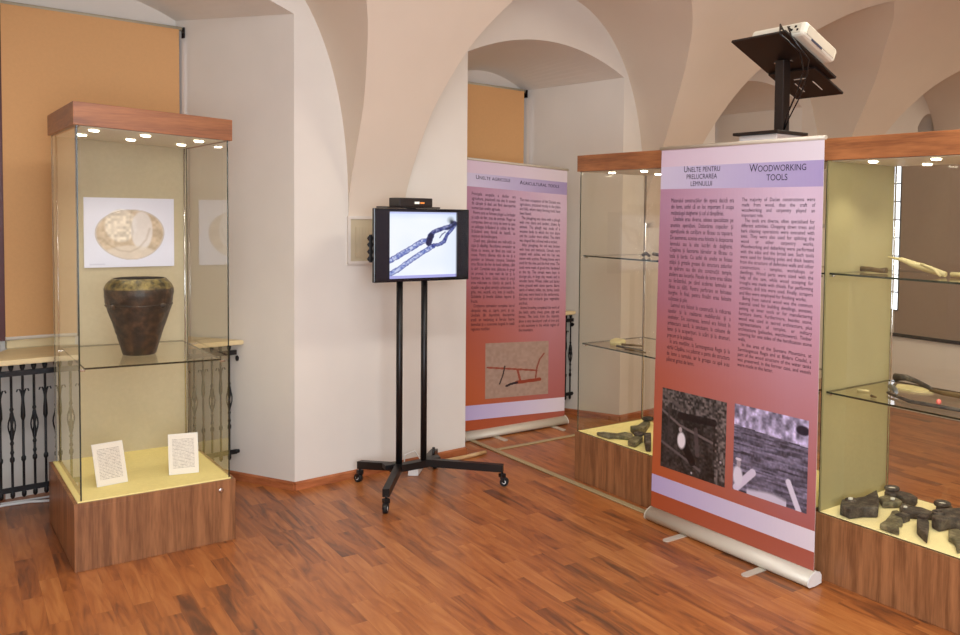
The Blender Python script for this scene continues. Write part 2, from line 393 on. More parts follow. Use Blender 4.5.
# windows, blinds, sills and grilles in the niches
BL = {0: (-1.178, -.338, .85, 2.57), 1: (1.46, 2.135, .85, 2.485), 2: (3.84, 4.37, .85, 2.47)}
wname = {0: 'leftmost', 1: 'behind the agricultural tools banner', 2: 'behind the projector post', 3: 'right of the projector post'}
for k, (a, b, z0, z1) in BL.items():
    nl, nr = NICHE[k]; L, R_ = nl+.33, nr-(.285 if k == 1 else .33)
    f = B()
    wbox(f, a-.075, .79, .845, a+.02, .849, z1+.0); wbox(f, b-.04, .80, .845, b+.008, .849, z1-.01); wbox(f, a, .81, z1-.05, b, .849, z1-.01); wbox(f, a, .81, .845, b, .849, .90); wbox(f, (a+b)/2-.03, .81, .8, (a+b)/2+.03, .845, z1-.03)
    wo = struct('window_%d' % (k+1), f, M['maroon'])
    p = B(); wbox(p, a+.02, .835, .89, b-.04, .84, z1-.04); O('pane', p, M['day'], wo)
    t = thing('roller_blind', {0: 'large orange roller blind behind the pottery vase showcase, pulled down to the sill', 1: 'orange roller blind in the niche above the agricultural tools banner', 2: 'orange roller blind of which a corner shows left of the projector post'}[k], 'blind', W((a+b)/2, .79, z0))
    c = B(); wbox(c, a, .775, z0+.01, b, .779, z1); O('blind_cloth', c, M['blind'], t)
    c = B(); tube(c, [W(a, .782, z0+.008), W(b, .782, z0+.008)], .011, 10); O('bottom_bar', c, M['blindbar'], t)
    c = B(); tube(c, [W(a-.02, .792, z1+.006), W(b+.02, .792, z1+.006)], .012, 14); O('roller', c, M['panel'], t)
    for e0 in (b+.022, a-.030):
        c = B(); wbox(c, e0, .77, z1-.045, e0+.008, .815, z1+.015); O('end_bracket', c, M['gloss'], t)
    if k == 2: continue
    # sill
    f = B(); dv = .33/.85
    quadbox(f, [W(nl+.35*dv, .35, .781), W(nr-.35*dv, .35, .781), W(R_-.02, .80, .775), W(L+.02, .80, .775), W(nl+.35*dv, .35, .806), W(nr-.35*dv, .35, .806), W(R_-.02, .80, .802), W(L+.02, .80, .802)])
    bmesh.ops.bevel(f, geom=f.edges[:], offset=.005, segments=2, affect='EDGES')
    wbox(f, L+.02, .80, .8025, R_-.02, .846, .846)
    struct('trim_%d' % (k+1), f, M['sill']).name = 'trim_%d' % (k+1)
    # wrought iron grille
    g = thing('iron_grille', {0: 'black wrought iron grille under the window sill behind the pottery showcase', 1: 'black wrought iron grille right beside the agricultural tools banner'}[k], 'grille', W((nl+nr)/2, .39, .1))
    e1 = .05 if k == 1 else 0; ua, ub = nl+.17, nr-.165+e1
    r = B(); wbox(r, ua, .385, .722, ub, .397, .748); O('rail', r, M['iron'], g)
    r = B(); wbox(r, ua, .385, .155, ub, .397, .18); O('rail', r, M['iron'], g)
    u = nr-.205+e1; n = 0; cnt = 0
    while u > nl+.17 and cnt < 34:
        if k >= 2 and cnt > 6: break
        q = B(); P = lambda du, z, dv=0: W(u+du, .391+dv, z)
        tube(q, [P(0, .125), P(0, .135), P(0, .15), P(0, .165), P(0, .30), P(0, .308), P(0, .322), P(0, .33), P(0, .745), P(0, .76), P(0, .774)],
             [.005, .010, .010, .0055, .0055, .010, .010, .0055, .0055, .010, .012], 8)
        if cnt % 2 == 0:      # basket bar
            for a4 in range(4):
                an = a4*math.pi/2
                pts = [P(.0145*math.sin(math.pi*i/8)*math.cos(an+i*.35), .40+.16*i/8, .0145*math.sin(math.pi*i/8)*math.sin(an+i*.35)) for i in range(9)]
                tube(q, pts, .0034, 5)
            for zz in (.395, .56, .35): tube(q, [P(0, zz-.012), P(0, zz), P(0, zz+.012)], [.005, .009, .005], 8)
            O('basket_bar', q, M['iron'], g)
        else:                 # scroll bar
            tube(q, [P(0, .50), P(0, .52), P(0, .56), P(0, .60), P(0, .65)], [.005, .010, .009, .006, .008], 8)
            for sg in (-1, 1):
                tube(q, [P(0, .60), P(sg*.006, .635), P(sg*.012, .655), P(sg*.021, .655), P(sg*.025, .643)], [.004, .004, .004, .0035, .003], 6)
            O('scroll_bar', q, M['iron'], g)
        u -= .046; cnt += 1
    r = B(); tube(r, [W(ub, .391, .70), W(nr-.155+e1*.4, .391, .70)], .011, 10); tube(r, [W(nr-.165+e1*.4, .391, .70), W(nr-.158+e1*.4, .391, .70)], .016, 12)
    O('wall_bracket', r, M['iron'], g)
    r = B(); tube(r, [W(ub-.01, .391, .168), W(nr-.152+e1*.4, .391, .168)], .011, 8); O('wall_bracket', r, M['iron'], g)

# beige wall panel behind the monitor
t = thing('access_panel', 'beige square panel with a white frame on the pier behind the monitor', 'wall panel', W(.46, -.02, 1.24))
bm = B(); wbox(bm, .315, -.012, 1.255, .605, -.001, 1.50); O('panel_plate', bm, M['duct'], t)
bm = B()
for a in ((.30, 1.24, .62, 1.257), (.30, 1.498, .62, 1.515), (.30, 1.257, .315, 1.498), (.605, 1.257, .62, 1.498)):
    wbox(bm, a[0], -.018, a[1], a[2], -.001, a[3])
O('frame', bm, M['ductframe'], t)
bm = B(); wbox(bm, .345, -.0165, 1.28, .575, -.0115, 1.455)
for i in range(12): wbox(bm, .35+i*.0188, -.0185, 1.285, .357+i*.0188, -.0165, 1.45)
O('inner_plate', bm, M['duct'], t)

# ------------------------------------------------------------------ printed pictures (python-drawn, no files)
def vnoise(seed, n, m, sx, sy):
    rs = np.random.RandomState(seed); g = rs.rand(sy+2, sx+2)
    y = np.linspace(0, sy, n, endpoint=False)[:, None]; x = np.linspace(0, sx, m, endpoint=False)[None, :]
    yi = y.astype(int); xi = x.astype(int); ty = y-yi; tx = x-xi; ty = ty*ty*(3-2*ty); tx = tx*tx*(3-2*tx)
    return (g[yi, xi]*(1-tx)+g[yi, xi+1]*tx)*(1-ty)+(g[yi+1, xi]*(1-tx)+g[yi+1, xi+1]*tx)*ty
def linarr(a):
    a = np.clip(a, 0, 255)/255.; return np.where(a <= .04045, a/12.92, ((a+.055)/1.055)**2.4)
def picture(name, img, p00, du, dv, m, parent, thick=None, label=None):
    """img rows top->bottom, sRGB 0-255; p00 bottom-left corner, du/dv edge vectors"""
    n, k, _ = img.shape; me = bpy.data.meshes.new(name); off = Vector((0, 0, 0)); p = parent
    while p is not None: off += p.location; p = p.parent
    base = np.array(Vector(p00)-off); du = np.array(du); dv = np.array(dv)
    vs = [tuple(base+du*j/k+dv*i/n) for i in range(n+1) for j in range(k+1)]
    fs = [(i*(k+1)+j, i*(k+1)+j+1, (i+1)*(k+1)+j+1, (i+1)*(k+1)+j) for i in range(n) for j in range(k)]
    me.from_pydata(vs, [], fs); L = linarr(img[::-1].astype(float)).reshape(-1, 3)
    ca = me.color_attributes.new('ink', 'FLOAT_COLOR', 'CORNER')
    arr = np.ones((len(fs)*4, 4), np.float32); arr[:, :3] = np.repeat(L, 4, axis=0); ca.data.foreach_set('color', arr.ravel())
    me.materials.append(m); o = bpy.data.objects.new(name, me); COL.objects.link(o); o.parent = parent
    if label: o['label'] = label
    return o
def seg(X, Y, pts):
    d = np.full(X.shape, 9.)
    for (a, b), (c, e) in zip(pts[:-1], pts[1:]):
        L = (c-a)**2+(e-b)**2; t = np.clip(((X-a)*(c-a)+(Y-b)*(e-b))/L, 0, 1)
        d = np.minimum(d, np.hypot(X-a-t*(c-a), Y-b-t*(e-b)))
    return d
def XY(n, k): return np.meshgrid((np.arange(k)+.5)/k, (np.arange(n)+.5)/n)
def put(img, mask, col): img[:] = img*(1-mask[..., None])+np.array(col)*mask[..., None]

def text_obj(name, body, size, m, parent, origin, xdir, width=None, align='LEFT', spacing=1.0, small=None, track=1.0, face=None):
    cu = bpy.data.curves.new('txt', 'FONT'); cu.body = body; cu.size = size; cu.align_x = align; cu.resolution_u = 5 if small else 2
    cu.space_line = spacing; cu.space_character = track
    if width:
        cu.text_boxes[0].width = width; cu.text_boxes[0].height = 0
    if small:
        cu.small_caps_scale = small
        for i, ch in enumerate(body):
            if ch.islower(): cu.body_format[i].use_small_caps = True
    to = bpy.data.objects.new('txt', cu); COL.objects.link(to); bpy.context.view_layer.update()
    dg = bpy.context.evaluated_depsgraph_get(); me = bpy.data.meshes.new_from_object(to.evaluated_get(dg))
    bpy.data.objects.remove(to); bpy.data.curves.remove(cu)
    x = Vector(xdir).normalized(); z = Vector((0, 0, 1)); nrm = x.cross(z)
    off = Vector((0, 0, 0)); p = parent
    while p is not None: off += p.location; p = p.parent
    o0 = Vector(origin)-off
    for v in me.vertices: v.co = o0+x*v.co.x+z*v.co.y
    me.name = name; me.materials.clear(); me.materials.append(m)
    o = bpy.data.objects.new(name, me); COL.objects.link(o); o.parent = parent; return o

# ------------------------------------------------------------------ showcases
def pane(bm, x0, y0, z0, x1, y1, z1):
    """thin pane: big faces glass, the narrow edges dark green"""
    t = bmesh.new(); bmesh.ops.create_cube(t, size=1); sz = (x1-x0, y1-y0, z1-z0); ax = min(range(3), key=lambda i: sz[i])
    for v in t.verts: v.co = Vector((x0+(v.co.x+.5)*sz[0], y0+(v.co.y+.5)*sz[1], z0+(v.co.z+.5)*sz[2]))
    t.normal_update()
    for f in t.faces: f.material_index = 0 if abs(f.normal[ax]) > .9 else 1
    join(bm, t)
def spot(loc, power, col=(1, .93, .80)):
    l = bpy.data.lights.new('spot', 'SPOT'); l.energy = power; l.color = col; l.spot_size = math.radians(105); l.spot_blend = .7; l.shadow_soft_size = .02
    o = bpy.data.objects.new('case_spotlight', l); COL.objects.link(o); o.location = loc; return o
def showcase(label, x0, y0, x1, y1, hb, hc, ct, leds, power, bedm, lock, group='museum showcases', wide=False):
    cx, cy = (x0+x1)/2, (y0+y1)/2
    t = thing('display_case', label, 'display case', (cx, cy, 0), group)
    i = .014; q = .018
    b = B(); box(b, x0+.004, y0+.004, 0, x1-.004, y1-.004, hb-.02, bev=.0015)
    if wide:
        b.free(); b = B(); x0, x1, y0 = x0-.018, x1+.010, y0-.006
        box(b, x0+.004, y0+.004, 0, x1-.004, y1-.004, hb-.02, bev=.0015)
    # rim round the bed
    for a in ((x0+.004, y0+.004, x1-.004, y0+q), (x0+.004, y1-q, x1-.004, y1-.004), (x0+.004, y0+q, x0+q, y1-q), (x1-q, y0+q, x1-.004, y1-q)):
        box(b, a[0], a[1], hb-.02, a[2], a[3], hb-.002)
    bs = O('base', b, M['case'], t)
    if lock:
        b = B()
        for (lx, ly, lz, ax) in lock:
            c = B(); lathe(c, [(.011, 0), (.011, .004), (.007, .006)], (0, 0, 0), 16)
            rot = Matrix.Rotation(math.pi/2, 4, 'X') if ax == 'y' else Matrix.Rotation(-math.pi/2, 4, 'Y')
            join(b, c, Matrix.Translation((lx, ly, lz)) @ rot)
        O('lock', b, M['chrome'], bs)
    b = B(); box(b, x0+q+.001, y0+q+.001, hb-.019, x1-q-.001, y1-q-.001, hb+.002, bev=.002); O('display_bed', b, bedm, t)
    if wide: x0, x1, y0 = x0+.018, x1-.010, y0+.006
    c = B(); box(c, x0, y0, hc-ct, x1, y1, hc, bev=.0015); cp = O('cap', c, M['cap'], t)
    c = B(); box(c, x0+.03, y0+.03, hc-ct-.003, x1-.03, y1-.03, hc-ct-.0005); O('light_panel', c, M['ivory'], cp)
    for (lx, ly) in leds:
        d = B(); lathe(d, [(.016, -.0095), (.020, -.006), (.020, -.0035)], (lx, ly, hc-ct), 20); O('spotlight', d, M['led'], cp)
        spot((lx, ly, hc-ct-.02), power)
    return t
def glaze(t, name, x0, y0, z0, x1, y1, z1):
    b = B(); pane(b, x0, y0, z0, x1, y1, z1); return O(name, b, [M['glass'], M['edge']], t)

# --- left case
LX0, LY0, LX1, LY1 = .563, 4.31, 1.183, 5.115
lc = showcase('tall glass showcase holding the dark pottery vase, standing by itself at the left', LX0, LY0, LX1, LY1, .292, 1.968, .096,
              [(x, y) for x in (.66, .86, 1.08) for y in (4.47, 4.80)], 2.4, M['bed'], [(1.125, LY0-.003, .245, 'y')], 'museum showcases', True)
zt, zb = 1.872, .292
glaze(lc, 'glass_pane', LX0+.016, LY0+.016, zb, LX1-.016, LY0+.022, zt)
glaze(lc, 'glass_pane', LX0+.012, LY0+.024, zb, LX0+.018, LY1-.03, zt)
glaze(lc, 'glass_pane', LX1-.018, LY0+.024, zb, LX1-.012, LY1-.03, zt)
b = B(); box(b, LX0+.012, LY1-.028, zb, LX1-.012, LY1-.018, zt); O('back_panel', b, M['panel'], lc)
for nm in (0,):
    b = B(); pane(b, LX0+.035, LY0+.03, .849, LX1-.045, LY1-.05, .857); sh = O('glass_shelf', b, [M['glass'], M['edge']], lc)
    for (x, y) in ((LX0+.028, LY0+.06), (LX0+.028, LY1-.12), (LX1-.032, LY0+.06), (LX1-.032, LY1-.12)):
        c = B(); box(c, x-.012, y-.008, .838, x+.012, y+.008, .848, bev=.002); O('shelf_clip', c, M['chrome'], sh)
for (x, y) in ((LX0+.03, LY1-.045), (LX1-.03, LY1-.045)):
    b = B(); tube(b, [(x, y, zb), (x, y, zt)], .004, 8); O('corner_rod', b, M['chrome'], lc)

for ch in lc.children_recursive:      # the old case stands a touch higher on its left side
    for v in ch.data.vertices: v.co.z *= 1-.024*v.co.x
# --- the row of two
RX0, RX1 = 2.998, 3.522
def rowcase(label, y0, y1, panel_side, shelves, lock, n):
    t = showcase(label, RX0, y0, RX1, y1, .283, 1.882, .092, [(x, y1-.17-(y1-y0-.34)*i/(n-1)) for i in range(n) for x in (3.12,)]+[(3.40, y1-.25-(y1-y0-.5)*i/2) for i in range(3)],
                 2.6, M['bedpale'] if panel_side else M['bed'], lock, 'museum showcases')
    z0, z1 = .283, 1.79
    glaze(t, 'glass_pane', RX0+.012, y0+.016, z0, RX0+.018, y1-.016, z1)
    glaze(t, 'glass_pane', RX1-.018, y0+.016, z0, RX1-.012, y1-.016, z1)
    glaze(t, 'glass_pane', RX0+.02, y0+.010, z0, RX1-.02, y0+.016, z1)
    if panel_side:
        b = B(); box(b, RX0+.024, y1-.020, z0, RX1-.02, y1-.010, z1); O('side_panel', b, M['olive'], t)
    else: glaze(t, 'glass_pane', RX0+.02, y1-.016, z0, RX1-.02, y1-.010, z1)
    for z in shelves:
        b = B(); pane(b, RX0+.03, y0+.03, z-.008, RX1-.03, y1-.03, z); sh = O('glass_shelf', b, [M['glass'], M['edge']], t)
        for (x, y) in ((RX0+.05, y1-.03), (RX1-.05, y1-.03), (RX0+.05, y0+.03), (RX1-.05, y0+.03)):
            c = B(); box(c, x-.008, y-.01, z-.019, x+.008, y+.01, z-.009, bev=.002); O('shelf_clip', c, M['chrome'], sh)
    for (x, y) in ((RX1-.03, y1-.035), (RX1-.03, y0+.035)):
        b = B(); tube(b, [(x, y, z0), (x, y, z1)], .004, 8); O('corner_rod', b, M['chrome'], t)
    return t
cA = rowcase('glass showcase partly hidden by the woodworking banner, seen to its left', 2.366, 4.117, False, (1.31, .80), None, 6)
cB = rowcase('glass showcase at the right edge, right of the woodworking banner', .56, 2.360, True, (1.315, .806), None, 6)

# ------------------------------------------------------------------ vase
bm = B()
prof = [(.060, 0), (.066, .004), (.078, .05), (.097, .12), (.118, .19), (.132, .245), (.138, .285), (.137, .305), (.128, .325), (.118, .338), (.108, .347), (.104, .352), (.099, .351), (.096, .342), (.104, .32), (.11, .28), (.08, .10), (.05, .03)]
mis = [0]*5+[0, 0, 1, 1, 1, 1, 1, 2, 2, 2, 2, 2]
prof = [(r*1.05, z*1.02) for r, z in prof]; pp = []; mm = []
for i_ in range(len(prof)-1):
    ns = 5 if i_ in (2, 3, 4, 5) else 1
    for q_ in range(ns): pp.append(tuple(prof[i_][a_]+(prof[i_+1][a_]-prof[i_][a_])*q_/ns for a_ in (0, 1))); mm.append(mis[i_])
pp.append(prof[-1]); prof, mis = pp, mm
lathe(bm, prof, (.862, 4.65, .857), 56, 0, mis, .010)
t = tag(O('pottery_vase', bm, [M['vase'], M['vaseband'], M['vasein']]), 'dark brown pottery vase with an olive shoulder on the glass shelf', 'vase')
for o in [t]:
    o.location.z = .8575
from mathutils import noise as mn
for v in t.data.vertices:
    zz = v.co.z; r = math.hypot(v.co.x, v.co.y)
    if r > .01:
        k_ = 1+.030*mn.noise(Vector((v.co.x*22, v.co.y*22, zz*22)))+.018*mn.noise(Vector((v.co.x*60, v.co.y*60, zz*60)))
        v.co.x *= k_; v.co.y *= k_
bm = B(); tube(bm, [(.862+.135*math.cos(a), 4.65+.135*math.sin(a), .857+.236) for a in [2*math.pi*i/40 for i in range(41)]], .006, 6, cap=False)
O('applied_band', bm, M['vase'], t)
for a in (-2.6, -1.0, .3, 1.9):
    bm = B(); c = B(); bmesh.ops.create_uvsphere(c, u_segments=10, v_segments=6, radius=.014); join(bm, c, Matrix.Translation((.862+.139*math.cos(a), 4.65+.139*math.sin(a), .857+.235)))
    O('lug', bm, M['vase'], t)

# poster of the disc on the back panel
n, k = 84, 108; X, Y = XY(n, k); img = np.zeros((n, k, 3)); img[:] = (226, 230, 252)
img -= (vnoise(3, n, k, 5, 4)[..., None]*8)
e = ((X-.505)/.385)**2+((Y-.525)/.365)**2+.10*np.sin(3*np.arctan2(Y-.525, X-.505)+.6)*.4
nz = vnoise(5, n, k, 30, 26); n2 = vnoise(6, n, k, 9, 8)
disc = np.clip((1-e)*9, 0, 1); put(img, disc, (196, 178, 156)); img += disc[..., None]*((nz-.5)*30+(n2-.5)*26)[..., None]
# bright embossed boss, pale fold on the right, shaded rim below
h = np.clip((1-(((X-.40)/.19)**2+((Y-.40)/.25)**2))*4, 0, 1); put(img, h*.75, (222, 216, 208)); img += (h*(nz-.35)*46)[..., None]
h2 = np.clip((1-(((X-.63)/.13)**2+((Y-.47)/.30)**2))*4, 0, 1); put(img, h2*.8, (226, 224, 232))
h3 = np.clip((1-(((X-.50)/.30)**2+((Y-.80)/.12)**2))*3, 0, 1)*disc; put(img, h3*.8, (218, 208, 200))
put(img, np.clip(1-np.abs(e-.97)/.045, 0, 1)*.5, (150, 130, 106))
cr = seg(X, Y, [(.20, .58), (.27, .68), (.38, .76), (.50, .78), (.60, .72), (.68, .60), (.72, .44)]); put(img, np.clip(1-cr/.020, 0, 1)*.25, (138, 116, 92))
cr = seg(X, Y, [(.52, .18), (.50, .32), (.53, .50), (.50, .66)]); put(img, np.clip(1-cr/.02, 0, 1)*.3, (160, 144, 124))
put(img, np.clip(.012-np.abs(Y-.955), 0, 1)*60*(X > .06)*(X < .22)*.4, (120, 120, 150))
PX0, PX1, PZ0, PZ1 = .703, 1.105, 1.243, 1.592
t = thing('photo_poster', 'pale poster with a round embossed metal disc, above the vase in the left showcase', 'poster', ((PX0+PX1)/2, 5.084, PZ0))
bm = B(); box(bm, PX0, 5.0795, PZ0, PX1, 5.0865, PZ1); O('mount_board', bm, M['white'], t)
picture('printed_photo', img, (PX0, 5.079, PZ0), (PX1-PX0, 0, 0), (0, 0, PZ1-PZ0), M['photo'], t)

# information cards
def card(label, bl, br, tl, tr):
    bl, br, tl, tr = map(Vector, (bl, br, tl, tr)); tr = br+tl-bl; nrm = (br-bl).cross(tl-bl).normalized()
    t = thing('information_card', label, 'card', (bl+br)/2, 'printed cards in the left showcase')
    b = B(); q = [bl, br, tr, tl]; quadbox(b, [p-nrm*.004 for p in q]+[p for p in q]); O('card_stock', b, M['white'], t)
    # props the card up
    b = B(); top = (tl+tr)/2; bot = (bl+br)/2; foot = Vector((bot.x, bot.y+.09, bl.z))
    quadbox(b, [foot+Vector((-.02, 0, 0)), foot+Vector((.02, 0, 0)), foot+Vector((.02, .003, 0)), foot+Vector((-.02, .003, 0)),
                bot*.35+top*.65+Vector((-.02, .004, 0)), bot*.35+top*.65+Vector((.02, .004, 0)), bot*.35+top*.65+Vector((.02, .007, 0)), bot*.35+top*.65+Vector((-.02, .007, 0))])
    O('strut', b, M['white'], t)
    n, k = 54, 36; X, Y = XY(n, k); im = np.zeros((n, k, 3)); im[:] = (238, 232, 226)
    rs = np.random.RandomState(int(bl.x*1000)); 
    for i in range(6, 48, 2):
        m = np.zeros((n, k)); m[i, 4:32] = rs.rand(28)*.5+.12; put(im, m, (120, 110, 108))
    o = picture('printed_text', im, bl+nrm*.0006+(br-bl)*.03+(tl-bl)*.03, (br-bl)*.94, (tl-bl)*.94, M['paper'], t)
    return t
card('white printed card leaning to the left, in the left part of the showcase bed', (.662, 4.502, .2965), (.786, 4.519, .2965), (.648, 4.55, .480), (.772, 4.56, .478))
card('white printed card standing nearly upright, in the right part of the showcase bed', (.953, 4.515, .2955), (1.075, 4.485, .2955), (.96, 4.565, .477), (1.084, 4.535, .476))

# ------------------------------------------------------------------ monitor stand
t = thing('monitor_stand', 'black twin-post monitor stand on four splayed legs with casters', 'stand', (2.19, 4.53, 0))
PA, PB = Vector((2.105, 4.53, 0)), Vector((2.252, 4.53, 0))
for p in (PA, PB):
    b = B(); tube(b, [(p.x, p.y, .106), (p.x, p.y, 1.20)], .0175, 16); O('post', b, M['black'], t)
def bar(b, a, c, w, h):
    a, c = Vector(a), Vector(c); d = (c-a).normalized(); s = Vector((-d.y, d.x, 0)).normalized()*w/2; u = Vector((0, 0, h/2))
    quadbox(b, [a-s-u, a+s-u, c+s-u, c-s-u, a-s+u, a+s+u, c+s+u, c-s+u])
b = B(); bar(b, (2.06, 4.53, .125), (2.31, 4.53, .125), .05, .04); bar(b, (2.03, 4.56, .138), (2.10, 4.55, .138), .06, .026); bar(b, (2.26, 4.55, .138), (2.35, 4.53, .138), .06, .026)
tube(b, [(2.36, 4.62, .11), (2.36, 4.62, .18)], .008, 8); O('cross_member', b, M['black'], t)
for (st, en) in (((2.09, 4.54), (1.99, 4.80)), ((2.10, 4.52), (1.892, 4.225)), ((2.265, 4.52), (2.60, 4.245)), ((2.27, 4.54), (2.45, 4.78))):
    b = B(); bar(b, (st[0], st[1], .132), (en[0], en[1], .102), .036, .042); lg = O('leg', b, M['black'], t)
    d = Vector((en[0]-st[0], en[1]-st[1], 0)).normalized(); c0 = Vector((en[0], en[1], 0))-d*.005
    b = B(); box(b, c0.x-.016, c0.y-.016, .05, c0.x+.016, c0.y+.016, .072, bev=.003); tube(b, [(c0.x, c0.y, .066), (c0.x, c0.y, .09)], .006, 8)
    # fork and twin wheels
    s = Vector((-d.y, d.x, 0)); ax = c0+d*.012
    for sg in (-1, 1):
        quadbox(b, [Vector((c0.x, c0.y, 0))+s*sg*.013-d*.01+Vector((0, 0, .05)), Vector((c0.x, c0.y, 0))+s*sg*.016-d*.01+Vector((0, 0, .05)), Vector((c0.x, c0.y, 0))+s*sg*.016+d*.014+Vector((0, 0, .05)), Vector((c0.x, c0.y, 0))+s*sg*.013+d*.014+Vector((0, 0, .05)),
                    ax+s*sg*.013-d*.006+Vector((0, 0, .02)), ax+s*sg*.016-d*.006+Vector((0, 0, .02)), ax+s*sg*.016+d*.006+Vector((0, 0, .02)), ax+s*sg*.013+d*.006+Vector((0, 0, .02))])
    cs = O('caster', b, M['black'], lg)
    b = B(); tube(b, [ax+s*-.011+Vector((0, 0, .025)), ax+s*.011+Vector((0, 0, .025))], .0245, 20)
    tube(b, [ax+s*-.0125+Vector((0, 0, .025)), ax+s*.0125+Vector((0, 0, .025))], .011, 12, mi=1)
    O('caster_wheel', b, [M['rubber'], M['white']], lg)
# head: mounting plate and top shelf
b = B(); box(b, 2.02, 4.512, 1.20, 2.335, 4.525, 1.40); box(b, 2.07, 4.50, 1.17, 2.12, 4.54, 1.21); box(b, 2.235, 4.50, 1.17, 2.285, 4.54, 1.21); O('mounting_plate', b, M['black'], t)
b = B(); box(b, 2.00, 4.46, 1.5635, 2.31, 4.60, 1.572); box(b, 2.15, 4.53, 1.40, 2.20, 4.545, 1.565)
O('top_shelf', b, M['black'], t)
b = B(); box(b, 1.925, 4.512, 1.27, 2.03, 4.522, 1.42, bev=.003)
for z in (1.29, 1.328, 1.366, 1.40): tube(b, [(1.926, 4.517, z-.010), (1.919, 4.517, z), (1.926, 4.517, z+.010)], .006, 6)
O('hook_bracket', b, M['black'], t)
# set-top box
t = thing('media_box', 'small black media box with an indicator light on top of the monitor', 'electronics', (2.17, 4.52, 1.573))
b = B(); box(b, 2.068, 4.455, 1.5725, 2.262, 4.59, 1.620, bev=.004); O('housing', b, M['brownblack'], t)
b = B(); box(b, 2.155, 4.452, 1.588, 2.182, 4.4555, 1.60); box(b, 2.188, 4.452, 1.589, 2.212, 4.4555, 1.598, 1); O('indicator', b, [mat('indicator_white', (225, 225, 215), .4, emit=.5), mat('indicator_amber', (215, 130, 60), .4, emit=.5)], t)
# monitor
t = thing('monitor', 'black flat monitor showing forged iron pliers on a white picture', 'monitor', (2.215, 4.48, 1.16))
TX0, TX1, TZ0, TZ1, TY = 1.932, 2.498, 1.163, 1.562, 4.47
b = B(); box(b, TX0, TY, TZ0, TX1, TY+.028, TZ1, bev=.004); box(b, TX0+.1, TY+.028, TZ0+.05, TX1-.1, TY+.042, TZ1-.05); O('housing', b, M['gloss'], t)
b = B(); box(b, TX0+.012, TY-.0015, TZ0+.02, TX1-.012, TY+.0, TZ1-.013); O('display_panel', b, mat('screen_black', (24, 24, 34), .25), t)
n, k = 116, 118; X, Y = XY(n, k); img = np.zeros((n, k, 3)); img[:] = (240, 244, 255)
img -= (np.clip((X-.75)*60, 0, 30)+np.clip((.12-Y)*200, 0, 18)+vnoise(1, n, k, 4, 4)*10)[..., None]*np.array((1, .7, .2))
nz = vnoise(11, n, k, 50, 50); n2 = vnoise(12, n, k, 14, 14)
def lim(pts): return [((a-190)/482, (b-112)/480) for a, b in pts]
def stroke(pts, w, col, tex=.5, soft=.008):
    d = seg(X+(n2-.5)*.012, Y+(nz-.5)*.012, lim(pts)); m = np.clip((w-d)/soft, 0, 1)*(1-tex*np.clip(nz*1.5-.35, 0, 1)); put(img, m, col)
    m2 = np.clip(1-np.abs(d-w+.006)/.010, 0, 1)*.6; put(img, m2, (30, 34, 90))
stroke([(180, 468), (300, 398), (420, 325), (468, 318)], .040, (92, 108, 178), .8)
stroke([(180, 565), (250, 525), (320, 475), (420, 405), (495, 360)], .038, (96, 114, 184), .8)
stroke([(462, 335), (470, 285), (500, 258), (535, 240), (580, 228), (620, 215), (650, 190)], .034, (36, 44, 108), .5)
stroke([(495, 355), (540, 350), (575, 330), (600, 275), (630, 240), (662, 195)], .027, (48, 60, 138), .5)
stroke([(462, 340), (472, 300), (480, 285)], .045, (14, 20, 58), .2)
stroke([(600, 235), (640, 215), (662, 190)], .020, (20, 34, 70), .3)
put(img, np.clip((.07-np.hypot(X-.90, Y-.12))*16, 0, 1)*.55, (70, 80, 78))
put(img, np.clip((.045-np.hypot(X-.92, Y-.15))*30, 0, 1)*.8, (14, 18, 34))
stroke([(545, 300), (560, 275), (585, 258)], .008, (130, 132, 120), .3)
put(img, (Y > .955)*1., (168, 168, 226)); put(img, (Y < .03)*1., (190, 198, 240))
img[:, -2:] = img[:, -2:]*.6
picture('screen_picture', img, (2.018, TY-.0025, 1.182), (.402, 0, 0), (0, 0, .362), M['screen'], t, label='lit white picture of dark blue forged pliers')

